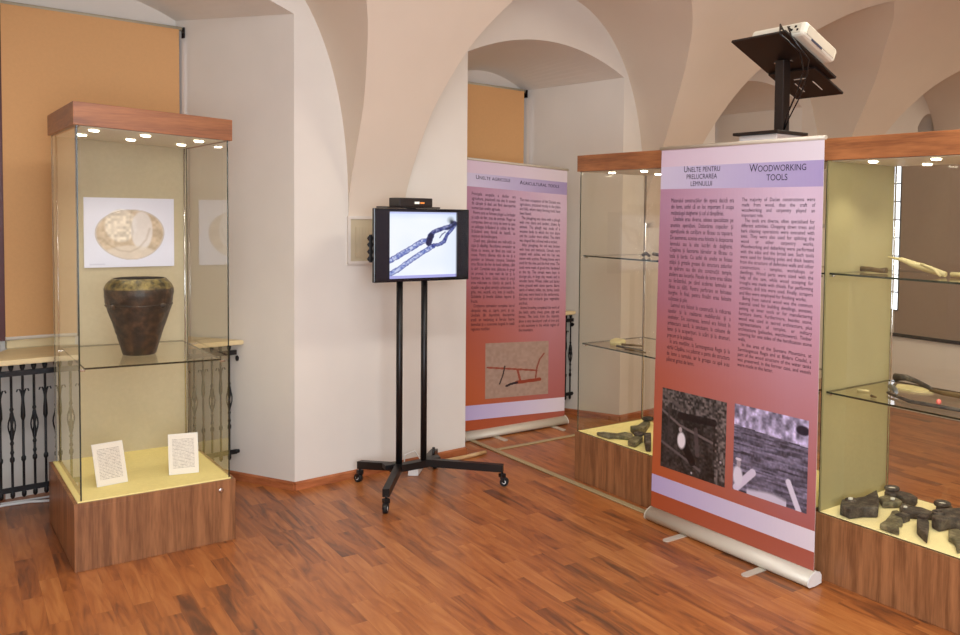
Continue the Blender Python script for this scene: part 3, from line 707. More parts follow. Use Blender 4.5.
# ------------------------------------------------------------------ banners
def gradient(n, k, tl, tr, bl, br):
    X, Y = XY(n, k); c = lambda a: np.array(a, float)
    return (c(tl)*(1-X[..., None])+c(tr)*X[..., None])*(1-Y[..., None])+(c(bl)*(1-X[..., None])+c(br)*X[..., None])*Y[..., None]
def banner_img(band, white, pink0):
    n, k = 182, 40; im = np.zeros((n, k, 3)); z = 1-(np.arange(n)+.5)/n      # 0 bottom .. 1 top
    X, Y = XY(n, k)
    stops = [(1-white[1], (184, 92, 50), (172, 100, 96)), (.62, (176, 90, 72), (184, 126, 134)), (.42, (168, 106, 122), (196, 152, 172)), (pink0, (178, 134, 160), (210, 186, 206))]
    stops.sort(key=lambda s: s[0])
    for i in range(n):
        y = 1-z[i]
        for a, b in zip(stops[:-1], stops[1:]):
            if a[0] <= y <= b[0]:
                t = (y-a[0])/(b[0]-a[0]); L = np.array(a[1])*(1-t)+np.array(b[1])*t; R = np.array(a[2])*(1-t)+np.array(b[2])*t; break
        else:
            s = stops[0] if y < stops[0][0] else stops[-1]; L, R = np.array(s[1], float), np.array(s[2], float)
        xx = np.clip(X[i, :, None]*1.25-.05, 0, 1); im[i] = L*(1-xx)+R*xx
    zz = 1-Y
    m = zz > pink0_top(band); 
    im[m] = (gradient(n, k, (212, 190, 208), (220, 210, 218), (218, 200, 214), (220, 210, 220)))[m]
    m = (zz < band[1]) & (zz > band[0]); im[m] = gradient(n, k, (206, 198, 222), (164, 150, 194), (206, 198, 222), (164, 150, 194))[m]
    m = (zz < white[1]) & (zz > white[0]); im[m] = gradient(n, k, (190, 176, 220), (228, 220, 230), (190, 176, 220), (228, 220, 230))[m]
    m = zz < white[0]; im[m] = gradient(n, k, (174, 82, 46), (172, 92, 76), (174, 82, 46), (170, 92, 78))[m]
    return im
def pink0_top(band): return band[1]
RO = ("Materialul construcțiilor din epoca dacică era din lemn, astfel că un loc important îl ocupa meșteșugul dulgheriei și cel al tâmplăriei.\n"
"  Uneltele erau diverse, adesea specializate pe anumite operațiuni. Doborârea copacilor și operațiunile de curățare se făceau cu topoare. De asemenea, acestea erau folosite la despicarea lemnului sau la alte lucrări de dulgherie. Cioplirea și fasonarea bârnelor se făceau cu tesla și barda. Cu astfel de unelte se finisau stâlpii și grinzile groase din structura zidurilor de apărare sau din alte construcții: temple, ateliere sau locuințe. Piesele de lemn erau tăiate cu ferăstrăul, pe când scobirea lemnului se făcea cu dălți. Pentru perforare se foloseau burghie. În final, pentru finisări erau folosite cuțitoaie și pile.\n"
"  Lemnul era folosit la construcții, la ridicarea caselor și la realizarea mobilierului și a uneltelor. De asemenea, lemnul era folosit în arhitectura sacră, la sanctuare, la coloane de lemn și la acoperișuri, la scări și la drumuri, precum și la palisade.\n"
"  În aria munților, la Sarmizegetusa Regia și la vârful Căpâlna, s-a păstrat o parte din structura de lemn a turnului, iar la groapa cu apă s-au păstrat grinzi de lemn.")
EN = ("The majority of Dacian constructions were made from wood, thus the craft of woodworking and carpentry played an important role.\n"
"  The tools are diverse, often specialised for different activities. Chopping down trees and bark cleaning operations were executed with axes. They were also used for splitting the wood or other carpentry works. Woodworking and debarking were performed with the adze and the broad axe. Such tools were used for finishing poles and thick beams from the structure of defensive walls and other constructions - temples, workshops or dwellings. Wood parts were sized with the help of the saw, while wood scooping for troughs was made with chisels. For performing activities, drill bits were used. Finally, scrapers and files were employed for finishing works.\n"
"  Being from natural wood was the common material used for building dwellings, annexes, setting up inner tools or for manufacturing furniture items. Furthermore, besides stone, wood was used in sacred architecture, plus representations of temples, or military architecture (palisades, watchtowers). Timber covering for one sides of the fortification stone walls.\n"
"  In the area of the Șureanu Mountains, at Sarmizegetusa Regia and at Blidaru Citadel, a part of the wood structure of the water tanks was preserved, in the former case, and vessels were made in the latter.")
RO2 = ("Principala ocupație a dacilor era agricultura, practicată mai ales în zonele de câmpie și deal, aici fiind descoperite numeroase unelte agricole.\n"
"  Pentru arat se folosea plugul cu brăzdar și cuțit de fier, tras de animale. Plugul se compunea dintr-un corp de lemn la care se adăugau brăzdarul și cuțitul de fier. Brăzdarul avea formă de lopată, cu manșon de înmănușare.\n"
"  După arat, pământul era mărunțit cu sape și săpăligi. Recoltarea cerealelor se făcea cu secera, iar fânul era cosit cu coasa. Pentru tăierea viței de vie și a pomilor se foloseau cosoare. Uneltele erau făcute din fier de bună calitate, călit la vârf. Cerealele erau păstrate în gropi de provizii, în vase mari de lut și în hambare de lemn. Grâul, meiul și orzul erau măcinate cu râșnițe de piatră. În așezări s-au găsit semințe carbonizate de grâu, mei, secară, orz, linte și mazăre. Grădinile și livezile dădeau legume și fructe.\n"
"  Creșterea animalelor completa lucrul câmpului: vite, oi, capre, porci și cai. Uneltele din depozitele descoperite arată un meșteșug al fierului foarte dezvoltat și o economie bogată în toată regiunea munților.")
EN2 = ("The main occupation of the Dacians was agriculture, practised mostly in the plains and hills, where many farming tools have been found.\n"
"  The ploughing was done with a plough with iron share and coulter, drawn by animals. The plough was made of a wooden body to which the iron share and the coulter were added. The share was shaped like a shovel with a socket.\n"
"  After ploughing, the soil was broken with hoes and mattocks. Cereals were reaped with sickles, and the hay was mown with scythes. Pruning knives were used for the vine and the fruit trees. The tools were made of good iron, hardened at the tip. The cereals were kept in storage pits, in large clay vessels and in wooden barns. Wheat, millet and barley were ground with stone querns. Burnt seeds of wheat, millet, rye, barley, lentils and peas were found in the settlements. Gardens and orchards gave vegetables and fruit.\n"
"  Animal breeding completed the work of the fields: cattle, sheep, goats, pigs and horses. The tools from the deposits show a very developed craft of iron and a rich economy in the whole region of the mountains.")
def banner(label, P, right, width, z0, z1, img, titles, cols, photos, feet, cass_r, txt, tsize, lean=0, drop=0):
    """P: world xy of left print edge; right: unit xy along the banner; front normal = right x up"""
    right = Vector((right[0], right[1], 0)).normalized(); up = Vector((0, 0, 1)); nr = right.cross(up)
    A = lambda s, z, d=0: Vector((P[0], P[1], 0))+right*s+up*z+nr*d
    t = thing('roll_up_banner', label, 'banner', A(width/2, 0), 'roll-up banners')
    b = B(); quadbox(b, [A(0, z0, -.0012), A(width, z0, -.0012), A(width, z0, 0), A(0, z0, 0), A(0, z1, -.0012), A(width, z1, -.0012), A(width, z1, 0), A(0, z1, 0)]); 
    O('banner_backing', b, M['white'], t)
    pr = picture('banner_print', img, A(0, z0, .0004), right*width, up*(z1-z0), M['banner'], t, label='pink and orange printed front')
    b = B(); tube(b, [A(-.008, z1+.002, 0), A(width+.008, z1+.002, 0)], .009, 12); O('top_rail', b, M['alu'], t)
    b = B(); tube(b, [A(width/2, .03, -.03), A(width/2, z1, -.012)], .007, 8); O('support_pole', b, M['alu'], t)
    # cassette: rounded section
    sec = [(-.042, .010), (-.042, .045), (-.030, .062), (-.008, .069), (.006, .067), (.030, .055), (.045, .036), (.048, .018), (.040, .008), (0, .005)]
    b = B(); R = []
    for s in (.004, width+.004): R.append([b.verts.new(A(s, z*cass_r, d*cass_r)) for d, z in sec])
    for i in range(len(sec)):
        j = (i+1) % len(sec); b.faces.new((R[0][i], R[0][j], R[1][j], R[1][i])).smooth = True
    b.faces.new(R[0][::-1]); b.faces.new(R[1]); bmesh.ops.recalc_face_normals(b, faces=b.faces[:])
    cs = O('cassette', b, M['alu'], t)
    for s in (-.001, width+.009):
        b = B(); s2 = s+(.005 if s < .5 else -.005); q = []
        for ss in (s, s2): q.append([b.verts.new(A(ss, (z-.002)*cass_r*1.03+.001, d*cass_r*1.05)) for d, z in sec])
        for i in range(len(sec)):
            j = (i+1) % len(sec); b.faces.new((q[0][i], q[0][j], q[1][j], q[1][i]))
        b.faces.new(q[0]); b.faces.new(q[1]); bmesh.ops.recalc_face_normals(b, faces=b.faces[:]); O('end_cap', b, M['white'] if s > .5 else M['alu'], cs)
    for (s, ln) in feet:
        b = B(); pts = []
        for i in range(9): a = math.pi*i/8; pts.append(A(s+.02*math.cos(a), 0, ln-.02+.02*math.sin(a)))
        pts += [A(s-.02, 0, -.04), A(s+.02, 0, -.04)]
        prism(b, [(p.x, p.y) for p in pts], .0005, .0048, bev=0); O('foot', b, M['alu'], t)
    for (txt_, s, z, size, al, mm, small) in titles:
        text_obj('title_text', txt_, size, M['inkt'], t, A(s, z, .0012), right, align=al, spacing=.80, small=small)
    for (body, s, z, wd, ht) in cols:
        # fit the column: scale the size until the block has the right height
        o = text_obj('body_text', body, tsize, M['ink'], t, A(s, z-tsize*.8, .0012), right, width=wd, align='JUSTIFY', spacing=1.0)
        zs = [v.co.z for v in o.data.vertices]; h = max(zs)-min(zs); top = max(zs); kz = ht/h
        if .6 < kz < 1.6:
            for v in o.data.vertices: v.co.z = top+(v.co.z-top)*kz
        print('TEXT', round(h, 3), 'want', ht)
    for (im, s0, zz0, s1, zz1) in photos:
        picture('printed_photo', im, A(s0, zz0, .0010), right*(s1-s0), up*(zz1-zz0), M['photo'], t)
    for ch in t.children:      # the banner leans a little sideways
        if ch.name.split('.')[0] not in ('foot', 'cassette'):
            for v in ch.data.vertices: sl = (v.co+t.location-A(0, 0)).dot(right)/width; v.co += right*lean*(1-sl)*v.co.z; v.co.z -= drop*sl
    return t
# photographs on the woodworking banner
n, k = 100, 108; X, Y = XY(n, k)
def grey(v, tint): return np.clip(v, 0, 255)[..., None]*np.array(tint)
a1 = vnoise(21, n, k, 40, 40); a2 = vnoise(22, n, k, 12, 10); a3 = vnoise(23, n, k, 4, 30)
g = 10+a1*44+a2*34
g = np.where(Y < .22+.1*X, 22+a1*110, g); g = np.where(X > .84, 30+a1*110, g)
im1 = grey(g, (1, .92, .9))
for pts, wd, c in (([(0, .28), (.3, .42), (.8, .52)], .022, (120, 108, 108)), ([(.05, .08), (.35, .22)], .03, (96, 86, 84)), ([(0, .68), (.3, .78), (.62, .90)], .022, (104, 94, 96)), ([(.12, .20), (.12, .60)], .025, (66, 58, 58)),
                   ([(.55, .42), (.58, .72)], .035, (84, 74, 76)), ([(.3, .30), (.82, .28)], .05, (26, 20, 22)), ([(.35, .6), (.5, .82)], .06, (20, 16, 18))):
    put(im1, np.clip((wd-seg(X, Y, pts))/.012, 0, 1)*.85, c)
put(im1, (1-np.clip((((X-.33)/.075)**2+((Y-.60)/.12)**2)*2-1, 0, 1)), (236, 230, 236))
put(im1, (1-np.clip((((X-.31)/.03)**2+((Y-.47)/.035)**2)*2-1, 0, 1)), (180, 168, 170))
put(im1, np.clip((.02-np.hypot(X-.93, Y-.72))*80, 0, 1), (200, 190, 200)); put(im1, np.clip((.02-np.hypot(X-.5, Y-.96))*80, 0, 1), (190, 184, 190))
b1, b2, b3 = vnoise(31, n, k, 46, 46), vnoise(32, n, k, 6, 60), vnoise(33, n, k, 22, 16)
g = 70+b2*90+b1*40-30; top = (Y < .24+.05*X); g = np.where(top, 70+b3*150+b1*50, g)
im2 = grey(g, (.95, .9, 1.08))
put(im2, (1-np.clip((((X-.93)/.1)**2+((Y-.12)/.06)**2)*2-1, 0, 1))*.9, (24, 20, 34))
put(im2, np.clip((.05-seg(X, Y, [(.05, .97), (.28, .74)]))/.01, 0, 1), (214, 204, 226)); put(im2, np.clip((.04-seg(X, Y, [(.76, .72), (.90, 1.0)]))/.01, 0, 1), (220, 212, 230))
put(im2, (1-np.clip((((X-.07)/.08)**2+((Y-.83)/.14)**2)*2-1, 0, 1)), (222, 216, 232)); put(im2, (1-np.clip((((X-.08)/.035)**2+((Y-.68)/.05)**2)*2-1, 0, 1)), (170, 158, 170))
put(im2, (1-np.clip((((X-.075)/.05)**2+((Y-.635)/.02)**2)*2-1, 0, 1)), (216, 208, 222))
put(im2, np.clip((Y-.90-.02*np.sin(X*9))*20, 0, 1)*(X > .2)*(X < .74), (206, 200, 220))
# plough picture
n, k = 78, 104; X, Y = XY(n, k); im3 = np.zeros((n, k, 3)); im3[:] = (168, 142, 126); im3 += ((vnoise(41, n, k, 30, 24)-.5)*14)[..., None]
L3 = lambda pts: [((a-120)/310., (b_-90)/280.) for a, b_ in pts]
for pts, wd, c in (([(130, 212), (370, 242)], .019, (150, 74, 58)), ([(275, 235), (290, 297)], .020, (150, 74, 58)), ([(270, 298), (385, 290)], .034, (146, 62, 44)), ([(365, 280), (372, 225), (385, 185), (407, 155)], .015, (140, 72, 58)),
                   ([(222, 312), (240, 304), (272, 298)], .022, (40, 32, 40)), ([(212, 210), (205, 250), (188, 300)], .013, (60, 46, 44))):
    put(im3, np.clip((wd-seg(X, Y, L3(pts)))/.006, 0, 1), c)
z0, z1 = .066, 1.876; fr = lambda z: (z-z0)/(z1-z0)
bi = banner_img((fr(1.676), fr(1.787)), (fr(.15), fr(.238)), .16)
banner('large pink and orange roll-up banner about woodworking tools, in front of the showcases', (2.915, 3.330), (0, -1), 1.045, z0, z1, bi,
       [('Unelte pentru\nprelucrarea\nlemnului', .300, 1.757, .042, 'CENTER', None, .78), ('Woodworking\ntools', .785, 1.747, .050, 'CENTER', None, .78)],
       [(RO, .085, 1.635, .44, .815), (EN, .575, 1.635, .43, .765)],
       [(im1, .063, .289, .516, .688), (im2, .566, .297, 1.000, .694)], [(.28, .16), (.79, .16)], .94, EN, .0222, .021)
z0, z1 = .068, 1.904
bi = banner_img((fr(1.722), fr(1.810)), (fr(.138), fr(.235)), .15)
banner('pink and orange roll-up banner about agricultural tools, standing in the window niche', (2.893, 5.245), (1, -.0), .838, z0, z1, bi,
       [('Unelte agricole', .22, 1.776, .039, 'CENTER', None, .78), ('Agricultural tools', .60, 1.768, .039, 'CENTER', None, .78)],
       [(RO2, .055, 1.690, .345, .945), (EN2, .435, 1.676, .345, .94)],
       [(im3, .170, .275, .69, .66)], [(.24, .17), (.72, .17)], .9, EN2, .0205, 0, .040)

# ------------------------------------------------------------------ projector on its post
t = thing('projector_stand', 'dark square post with a tilted black board, standing on the showcase top', 'stand', (3.24, 2.80, 1.885))
b = B(); box(b, 3.12, 2.72, 1.885, 3.30, 2.96, 1.935, bev=.003); O('foot_box', b, M['white'], t)
b = B(); box(b, 3.10, 2.70, 1.936, 3.32, 2.985, 1.95, bev=.002); O('foot_plate', b, M['brownblack'], t)
b = B(); box(b, 3.212, 2.768, 1.95, 3.262, 2.822, 2.292, bev=.003); O('post', b, M['brownblack'], t)
BM = Matrix.Translation((3.283, 2.79, 2.257)) @ Matrix.Rotation(.42, 4, 'Y')
def tbox(b, x0, y0, z0, x1, y1, z1, bev=.002, mi=0):
    c = B(); box(c, x0, y0, z0, x1, y1, z1, mi, bev); join(b, c, BM)
b = B(); tbox(b, -.262, -.168, .012, .145, .168, .024); O('board', b, M['brownblack'], t)
b = B(); tbox(b, .02, -.135, -.002, .262, .155, .010); bd = O('sliding_board', b, M['brownblack'], t)
b = B(); tbox(b, .12, .055, -.0035, .20, .061, -.0015, .0004)
O('slot', b, M['pring'], bd)
b = B(); tbox(b, .12, -.055, -.0035, .20, -.049, -.0015, .0004)
O('slot', b, M['pring'], bd)
b = B(); tbox(b, .085, -.03, -.0035, .091, .04, -.0015, .0004); O('slot', b, M['pring'], bd)
for (x, y) in ((-.055, .05), (-.055, -.05)):
    b = B(); tbox(b, x-.006, y-.006, .004, x+.006, y+.006, .0125, .001); O('bolt', b, M['chrome'], t)
t = thing('projector', 'white projector lying tilted on the black board above the woodworking banner', 'projector', (3.28, 2.68, 2.33))
b = B(); c = B(); box(c, -.205, -.215, .034, .052, .115, .104, bev=.016); join(b, c, BM); bd = O('housing', b, M['ivory'], t)
for f in bd.data.polygons: f.use_smooth = False
b = B(); tbox(b, -.208, -.195, .045, -.2045, -.06, .090, .0005)
O('port_panel', b, mat('port_panel_plastic', (214, 206, 184), .5), t)
for j, (y, z, s) in enumerate(((-.18, .057, .005), (-.165, .075, .006), (-.145, .06, .006), (-.125, .078, .005), (-.10, .062, .008), (-.08, .078, .005))):
    b = B(); tbox(b, -.211, y-s, z-.005, -.207, y+s, z+.005, .0004); O('port', b, M['gloss'], t)
b = B(); tbox(b, -.18, -.2175, .048, .03, -.2145, .092, .0004)
O('side_grille', b, mat('grille_plastic', (190, 182, 164), .6), t)
b = B(); tbox(b, -.14, -.219, .037, -.06, -.2155, .047, .0004); O('side_slot', b, mat('slate_plastic', (60, 62, 80), .4), t)
for i in range(4):
    b = B(); x = (-.17, .02)[i % 2]; y = (-.13, .08)[i // 2]; tbox(b, x-.012, y-.012, .0245, x+.012, y+.012, .0345, .002); O('rubber_foot', b, M['rubber'], t)
P = lambda x, y, z: BM @ Vector((x, y, z))
b = B(); tube(b, [P(-.212, -.10, .062), P(-.262, -.12, .06), P(-.275, -.15, .0), P(-.16, -.19, -.03), Vector((3.18, 2.62, 2.22)), Vector((3.19, 2.67, 2.12)), Vector((3.20, 2.735, 2.02)), Vector((3.205, 2.755, 1.955))], .004, 8)
tag(O('projector_cable', b, M['gloss']), 'thin black cable looping from the projector ports, nearer the post', 'cable', 'cables hanging from the projector')
b = B(); tube(b, [P(-.212, -.145, .06), P(-.26, -.17, .04), P(-.24, -.20, -.01), P(-.12, -.22, -.05), Vector((3.18, 2.60, 2.20)), Vector((3.18, 2.64, 2.10)), Vector((3.19, 2.71, 2.01)), Vector((3.195, 2.745, 1.955))], .0035, 8)
tag(O('projector_cable', b, M['gloss']), 'thin black cable looping from the projector ports, farther out from the post', 'cable', 'cables hanging from the projector')

# ------------------------------------------------------------------ tools on display
def tool(name, label, pts, z, h, m, holes=(), cat='tool', group=None, extra=None):
    b = B(); prism(b, pts, z, z+h, bev=min(.006, h*.3))
    o = tag(O(name, b, [m]), label, cat, group)
    if extra:
        for nm, fn, mm in extra:
            c = B(); fn(c); O(nm, c, mm, o)
    return o
def ring(c, r, z, rr=.007, m=None):
    return lambda b: tube(b, [(c[0]+r*math.cos(a), c[1]+r*math.sin(a), z) for a in [2*math.pi*i/20 for i in range(21)]], rr, 8, cap=False)
def disc(c, r, z0, z1): return lambda b: lathe(b, [(r, z0), (r, z1)], (c[0], c[1], 0), 16)
ZB = .2862
G1 = 'iron tools on the bed of the right showcase'; G2 = 'iron tools on the bed of the middle showcase'
tool('axe_head', 'large dark axe head with a flared blade, leftmost on the right showcase bed', [(3.107, 2.295), (3.165, 2.295), (3.175, 2.275), (3.223, 2.262), (3.35, 2.285), (3.259, 2.209), (3.14, 2.133), (3.096, 2.173), (3.03, 2.195), (3.041, 2.254)], ZB, .045, M['irontool'], group=G1,
     extra=[('socket_ring', ring((3.125, 2.262), .018, ZB+.046), M['irontool']), ('mount_peg', disc((3.125, 2.262), .010, ZB+.046, ZB+.056), M['pring'])])
tool('socketed_adze', 'dark adze with a round socket, rearmost at the left of the right showcase bed', [(3.434, 2.295), (3.475, 2.295), (3.481, 2.275), (3.462, 2.241), (3.47, 2.187), (3.442, 2.133), (3.394, 2.115), (3.389, 2.173), (3.397, 2.217), (3.376, 2.233), (3.39, 2.272)], ZB, .03, M['irontool'], group=G1,
     extra=[('socket_ring', ring((3.435, 2.262), .026, ZB+.038, .009), M['irontool']), ('mount_peg', disc((3.435, 2.262), .017, ZB+.031, ZB+.040), M['pring'])])
tool('socketed_chisel', 'short greenish socketed blade between the large axe head and the adze', [(3.317, 2.251), (3.36, 2.245), (3.372, 2.20), (3.344, 2.144), (3.307, 2.157), (3.262, 2.193)], ZB, .028, M['greentool'], group=G1,
     extra=[('mount_peg', disc((3.325, 2.185), .010, ZB+.029, ZB+.036), M['pring'])])
tool('hoe_blade', 'long dark hoe blade pointing right, in the middle of the right showcase bed', [(3.306, 2.130), (3.327, 2.130), (3.317, 2.093), (3.338, 2.047), (3.329, 1.988), (3.31, 1.958), (3.278, 1.992), (3.242, 2.04), (3.21, 2.056), (3.254, 2.105)], ZB, .03, M['irontool'], group=G1,
     extra=[('mount_peg', disc((3.27, 2.085), .008, ZB+.031, ZB+.037), M['pring'])])
tool('axe_head', 'greenish axe head with its flared blade turned to the front of the right showcase', [(3.207, 2.111), (3.235, 2.104), (3.225, 2.075), (3.125, 2.002), (3.108, 2.015), (3.030, 1.955), (3.025, 1.994), (3.03, 2.050), (3.086, 2.06), (3.161, 2.088)], ZB, .025, M['greentool'], group=G1,
     extra=[('poll', lambda b: box(b, 3.165, 2.025, ZB, 3.215, 2.07, ZB+.03, bev=.004), M['irontool'])])
tool('iron_wedge', 'small dark iron wedge pointing to the front of the right showcase', [(3.211, 1.992), (3.238, 1.965), (3.192, 1.923), (3.035, 1.835), (3.064, 1.875), (3.097, 1.92)], ZB, .035, M['irontool'], group=G1,
     extra=[('poll', lambda b: box(b, 3.19, 1.945, ZB+.034, 3.225, 1.98, ZB+.045, bev=.003), M['irontool'])])
tool('broad_axe', 'big dark broad axe head lying at the right edge of the photo', [(3.281, 1.967), (3.330, 1.957), (3.38, 1.93), (3.44, 1.90), (3.40, 1.82), (3.313, 1.80), (3.257, 1.867), (3.196, 1.881), (3.21, 1.922)], ZB, .05, M['irontool'], group=G1,
     extra=[('socket_ring', ring((3.27, 1.93), .020, ZB+.052), M['irontool'])])
tool('ring_adze', 'small ring-shaped adze behind the big broad axe head', [(3.463, 2.053), (3.475, 2.02), (3.47, 1.98), (3.431, 1.969), (3.395, 1.975), (3.40, 2.02)], ZB, .025, M['irontool'], group=G1,
     extra=[('socket_ring', ring((3.435, 2.01), .027, ZB+.034, .010), M['irontool']), ('mount_peg', disc((3.435, 2.01), .017, ZB+.026, ZB+.035), M['pring'])])
tool('axe_head', 'grey-green blade at the front of the right showcase, cut by the photo edge', [(3.205, 1.845), (3.24, 1.831), (3.234, 1.796), (3.093, 1.692), (3.041, 1.713), (3.111, 1.763), (3.129, 1.8)], ZB, .022, M['greentool'], group=G1)
tool('saw_blade', 'long flat greenish iron blade in the middle showcase, nearest its left end', [(3.03, 3.944), (3.069, 3.927), (3.108, 3.855), (3.169, 3.853), (3.176, 3.794), (3.114, 3.719), (3.094, 3.77), (3.062, 3.815), (3.03, 3.827), (3.025, 3.865)], ZB, .02, M['greentool'], group=G2)
tool('curved_adze', 'curved adze with an upright ring in the middle showcase, rearmost', [(3.239, 3.895), (3.288, 3.886), (3.36, 3.930), (3.43, 3.98), (3.455, 3.965), (3.407, 3.913), (3.299, 3.822), (3.234, 3.805), (3.209, 3.834)], ZB, .035, M['greentool'], group=G2,
     extra=[('socket_ring', ring((3.41, 3.935), .026, ZB+.044, .010), M['irontool'])])
tool('curved_adze', 'curved adze with a dark socket in the middle showcase, nearest the front glass', [(3.03, 3.663), (3.062, 3.682), (3.162, 3.752), (3.197, 3.736), (3.146, 3.67), (3.057, 3.611), (3.03, 3.60)], ZB, .03, M['greentool'], group=G2,
     extra=[('socket_ring', ring((3.15, 3.71), .022, ZB+.038, .009), M['irontool'])])
tool('iron_wedge', 'dark wedge next to the banner edge in the middle showcase', [(3.163, 3.683), (3.196, 3.658), (3.049, 3.488), (3.03, 3.51)], ZB, .05, M['irontool'], group=G2)
# upper shelf, right case
ZU = 1.3155
b = B(); tube(b, [(3.2, 2.292, ZU+.013), (3.2, 2.25, ZU+.015), (3.2, 2.2, ZU+.011), (3.2, 2.165, ZU+.014)], [.012, .011, .010, .013], 10)
tag(O('wooden_peg', b, M['darkwood']), 'short dark wooden peg on the upper shelf of the right showcase', 'wooden piece')
b = B(); tube(b, [(3.22, 2.172, 1.386), (3.22, 2.10, 1.377), (3.22, 2.05, 1.361), (3.22, 1.98, 1.345), (3.22, 1.90, 1.327)], [.003, .009, .014, .015, .011], 10)
t = tag(O('wooden_haft', b, M['bone']), 'long pale wooden haft raised at one end on the upper shelf', 'wooden piece')
b = B(); tube(b, [(3.22, 2.13, 1.376), (3.22, 2.10, 1.318)], .004, 6); tube(b, [(3.22, 1.94, 1.33), (3.22, 1.94, 1.317)], .004, 6); O('rest', b, M['glass'], t)
b = B(); tube(b, [(3.18, 1.988, 1.366), (3.18, 1.93, 1.348), (3.18, 1.90, 1.322)], [.006, .007, .005], 8)
t = tag(O('wooden_stick', b, M['bone']), 'thin pale stick crossing the long haft on the upper shelf', 'wooden piece')
b = B(); tube(b, [(3.18, 1.96, 1.352), (3.18, 1.96, 1.317)], .003, 6); O('rest', b, M['glass'], t)
b = B(); tube(b, [(3.26, 1.90, ZU+.011), (3.25, 1.80, ZU+.012), (3.26, 1.66, ZU+.011)], [.010, .011, .010], 8)
tag(O('wooden_stick', b, M['bone']), 'pale stick lying flat on the upper shelf at the photo edge', 'wooden piece')
# lower shelf, right case
ZL = .8065
b = B(); tube(b, [(3.47, 2.285, ZL+.02), (3.46, 2.22, ZL+.028), (3.43, 2.14, ZL+.024), (3.40, 2.07, ZL+.014), (3.37, 2.03, ZL+.010)], [.018, .014, .010, .010, .009], 10)
tag(O('curved_hook', b, M['irontool']), 'dark curved hook at the back of the lower shelf', 'tool')
b = B(); tube(b, [(3.36, 2.04, ZL+.0125), (3.35, 1.97, ZL+.0125), (3.36, 1.88, ZL+.013), (3.36, 1.72, ZL+.0125)], [.006, .010, .012, .010], 10)
tag(O('iron_rod', b, M['darkwood']), 'dark tapering rod lying beyond the hook on the lower shelf', 'tool')
b = B(); prism(b, [(3.39, 2.22), (3.42, 2.16), (3.40, 2.05), (3.36, 2.02), (3.31, 2.10), (3.31, 2.18)], ZL, ZL+.008)
tag(O('cloth_pad', b, M['bone']), 'pale yellow pad under the curved hook on the lower shelf', 'pad')
b = B(); tube(b, [(3.29, 2.19, ZL+.013), (3.25, 2.14, ZL+.013), (3.20, 2.10, ZL+.012)], [.012, .012, .008], 10)
tag(O('iron_ferrule', b, mat('grey_iron', (120, 122, 124), .35, metal=.6)), 'short grey metal ferrule near the front of the lower shelf', 'tool')
b = B(); tube(b, [(3.18, 2.13, ZL+.009), (3.10, 1.97, ZL+.009), (3.12, 1.72, ZL+.009)], [.005, .008, .008], 8)
t = tag(O('iron_rod', b, M['irontool']), 'dark rod with a pink bead near the front of the lower shelf', 'tool')
b = B(); lathe(b, [(.004, -.010), (.010, -.004), (.010, .006), (.004, .012)], (3.112, 1.85, ZL+.026), 12); O('bead', b, M['red'], t)
b = B(); tube(b, [(3.13, 2.245, ZL+.007), (3.15, 2.20, ZL+.007)], [.007, .005], 8); tag(O('bone_piece', b, M['bone']), 'small yellowish bone piece at the left end of the lower shelf', 'bone piece')
b = B(); tube(b, [(3.08, 2.14, ZL+.006), (3.07, 2.11, ZL+.006)], [.006, .004], 8); tag(O('bone_fragment', b, M['darkwood']), 'tiny brown fragment near the front of the lower shelf', 'fragment')
# middle case shelves
ZL = .8005
b = B(); prism(b, [(3.15, 3.98), (3.22, 4.02), (3.235, 3.95), (3.18, 3.87), (3.12, 3.86), (3.10, 3.92)], ZL, ZL+.022, bev=.006)
tag(O('bone_plate', b, M['bone']), 'pale yellow lump on the lower shelf of the middle showcase', 'bone piece')
for i, (p, m_, lb) in enumerate(((((3.14, 3.86), (3.20, 3.75)), 'darkwood', 'brown stick at the back of the lower shelf, middle showcase'), (((3.08, 3.83), (3.09, 3.62)), 'irontool', 'dark thin rod in the middle of the lower shelf, middle showcase'), (((3.05, 3.72), (3.06, 3.56)), 'darkwood', 'brown thin rod nearest the front glass, middle showcase'))):
    b = B(); tube(b, [(p[0][0], p[0][1], ZL+.009), (p[1][0], p[1][1], ZL+.008)], [.007, .005], 8); tag(O('thin_rod', b, M[m_]), lb, 'tool', 'thin rods on the middle showcase shelf')
b = B(); prism(b, [(3.16, 3.56), (3.23, 3.52), (3.21, 3.42), (3.14, 3.44)], ZL, ZL+.03, bev=.006); tag(O('iron_chisel', b, M['irontool']), 'dark iron blade beside the banner edge on the lower shelf', 'tool')
ZU = 1.3105
for (pts, lb) in (([(3.2, 3.76, ZU+.012), (3.2, 3.73, ZU+.022), (3.2, 3.70, ZU+.008)], 'small dark iron hook on the upper shelf of the middle showcase, left one'), ([(3.2, 3.67, ZU+.022), (3.2, 3.62, ZU+.018), (3.2, 3.56, ZU+.008)], 'small dark iron hook on the upper shelf of the middle showcase, right one')):
    b = B(); tube(b, pts, [.009, .010, .007], 8); tag(O('iron_hook', b, M['irontool']), lb, 'tool', 'hooks on the middle showcase upper shelf')
b = B(); prism(b, [(3.28, 3.62), (3.30, 3.56), (3.26, 3.49), (3.22, 3.55)], ZU, ZU+.028, bev=.005); tag(O('green_stone', b, mat('green_patina', (110, 130, 112), .6)), 'grey-green lump at the banner edge on the upper shelf', 'stone')

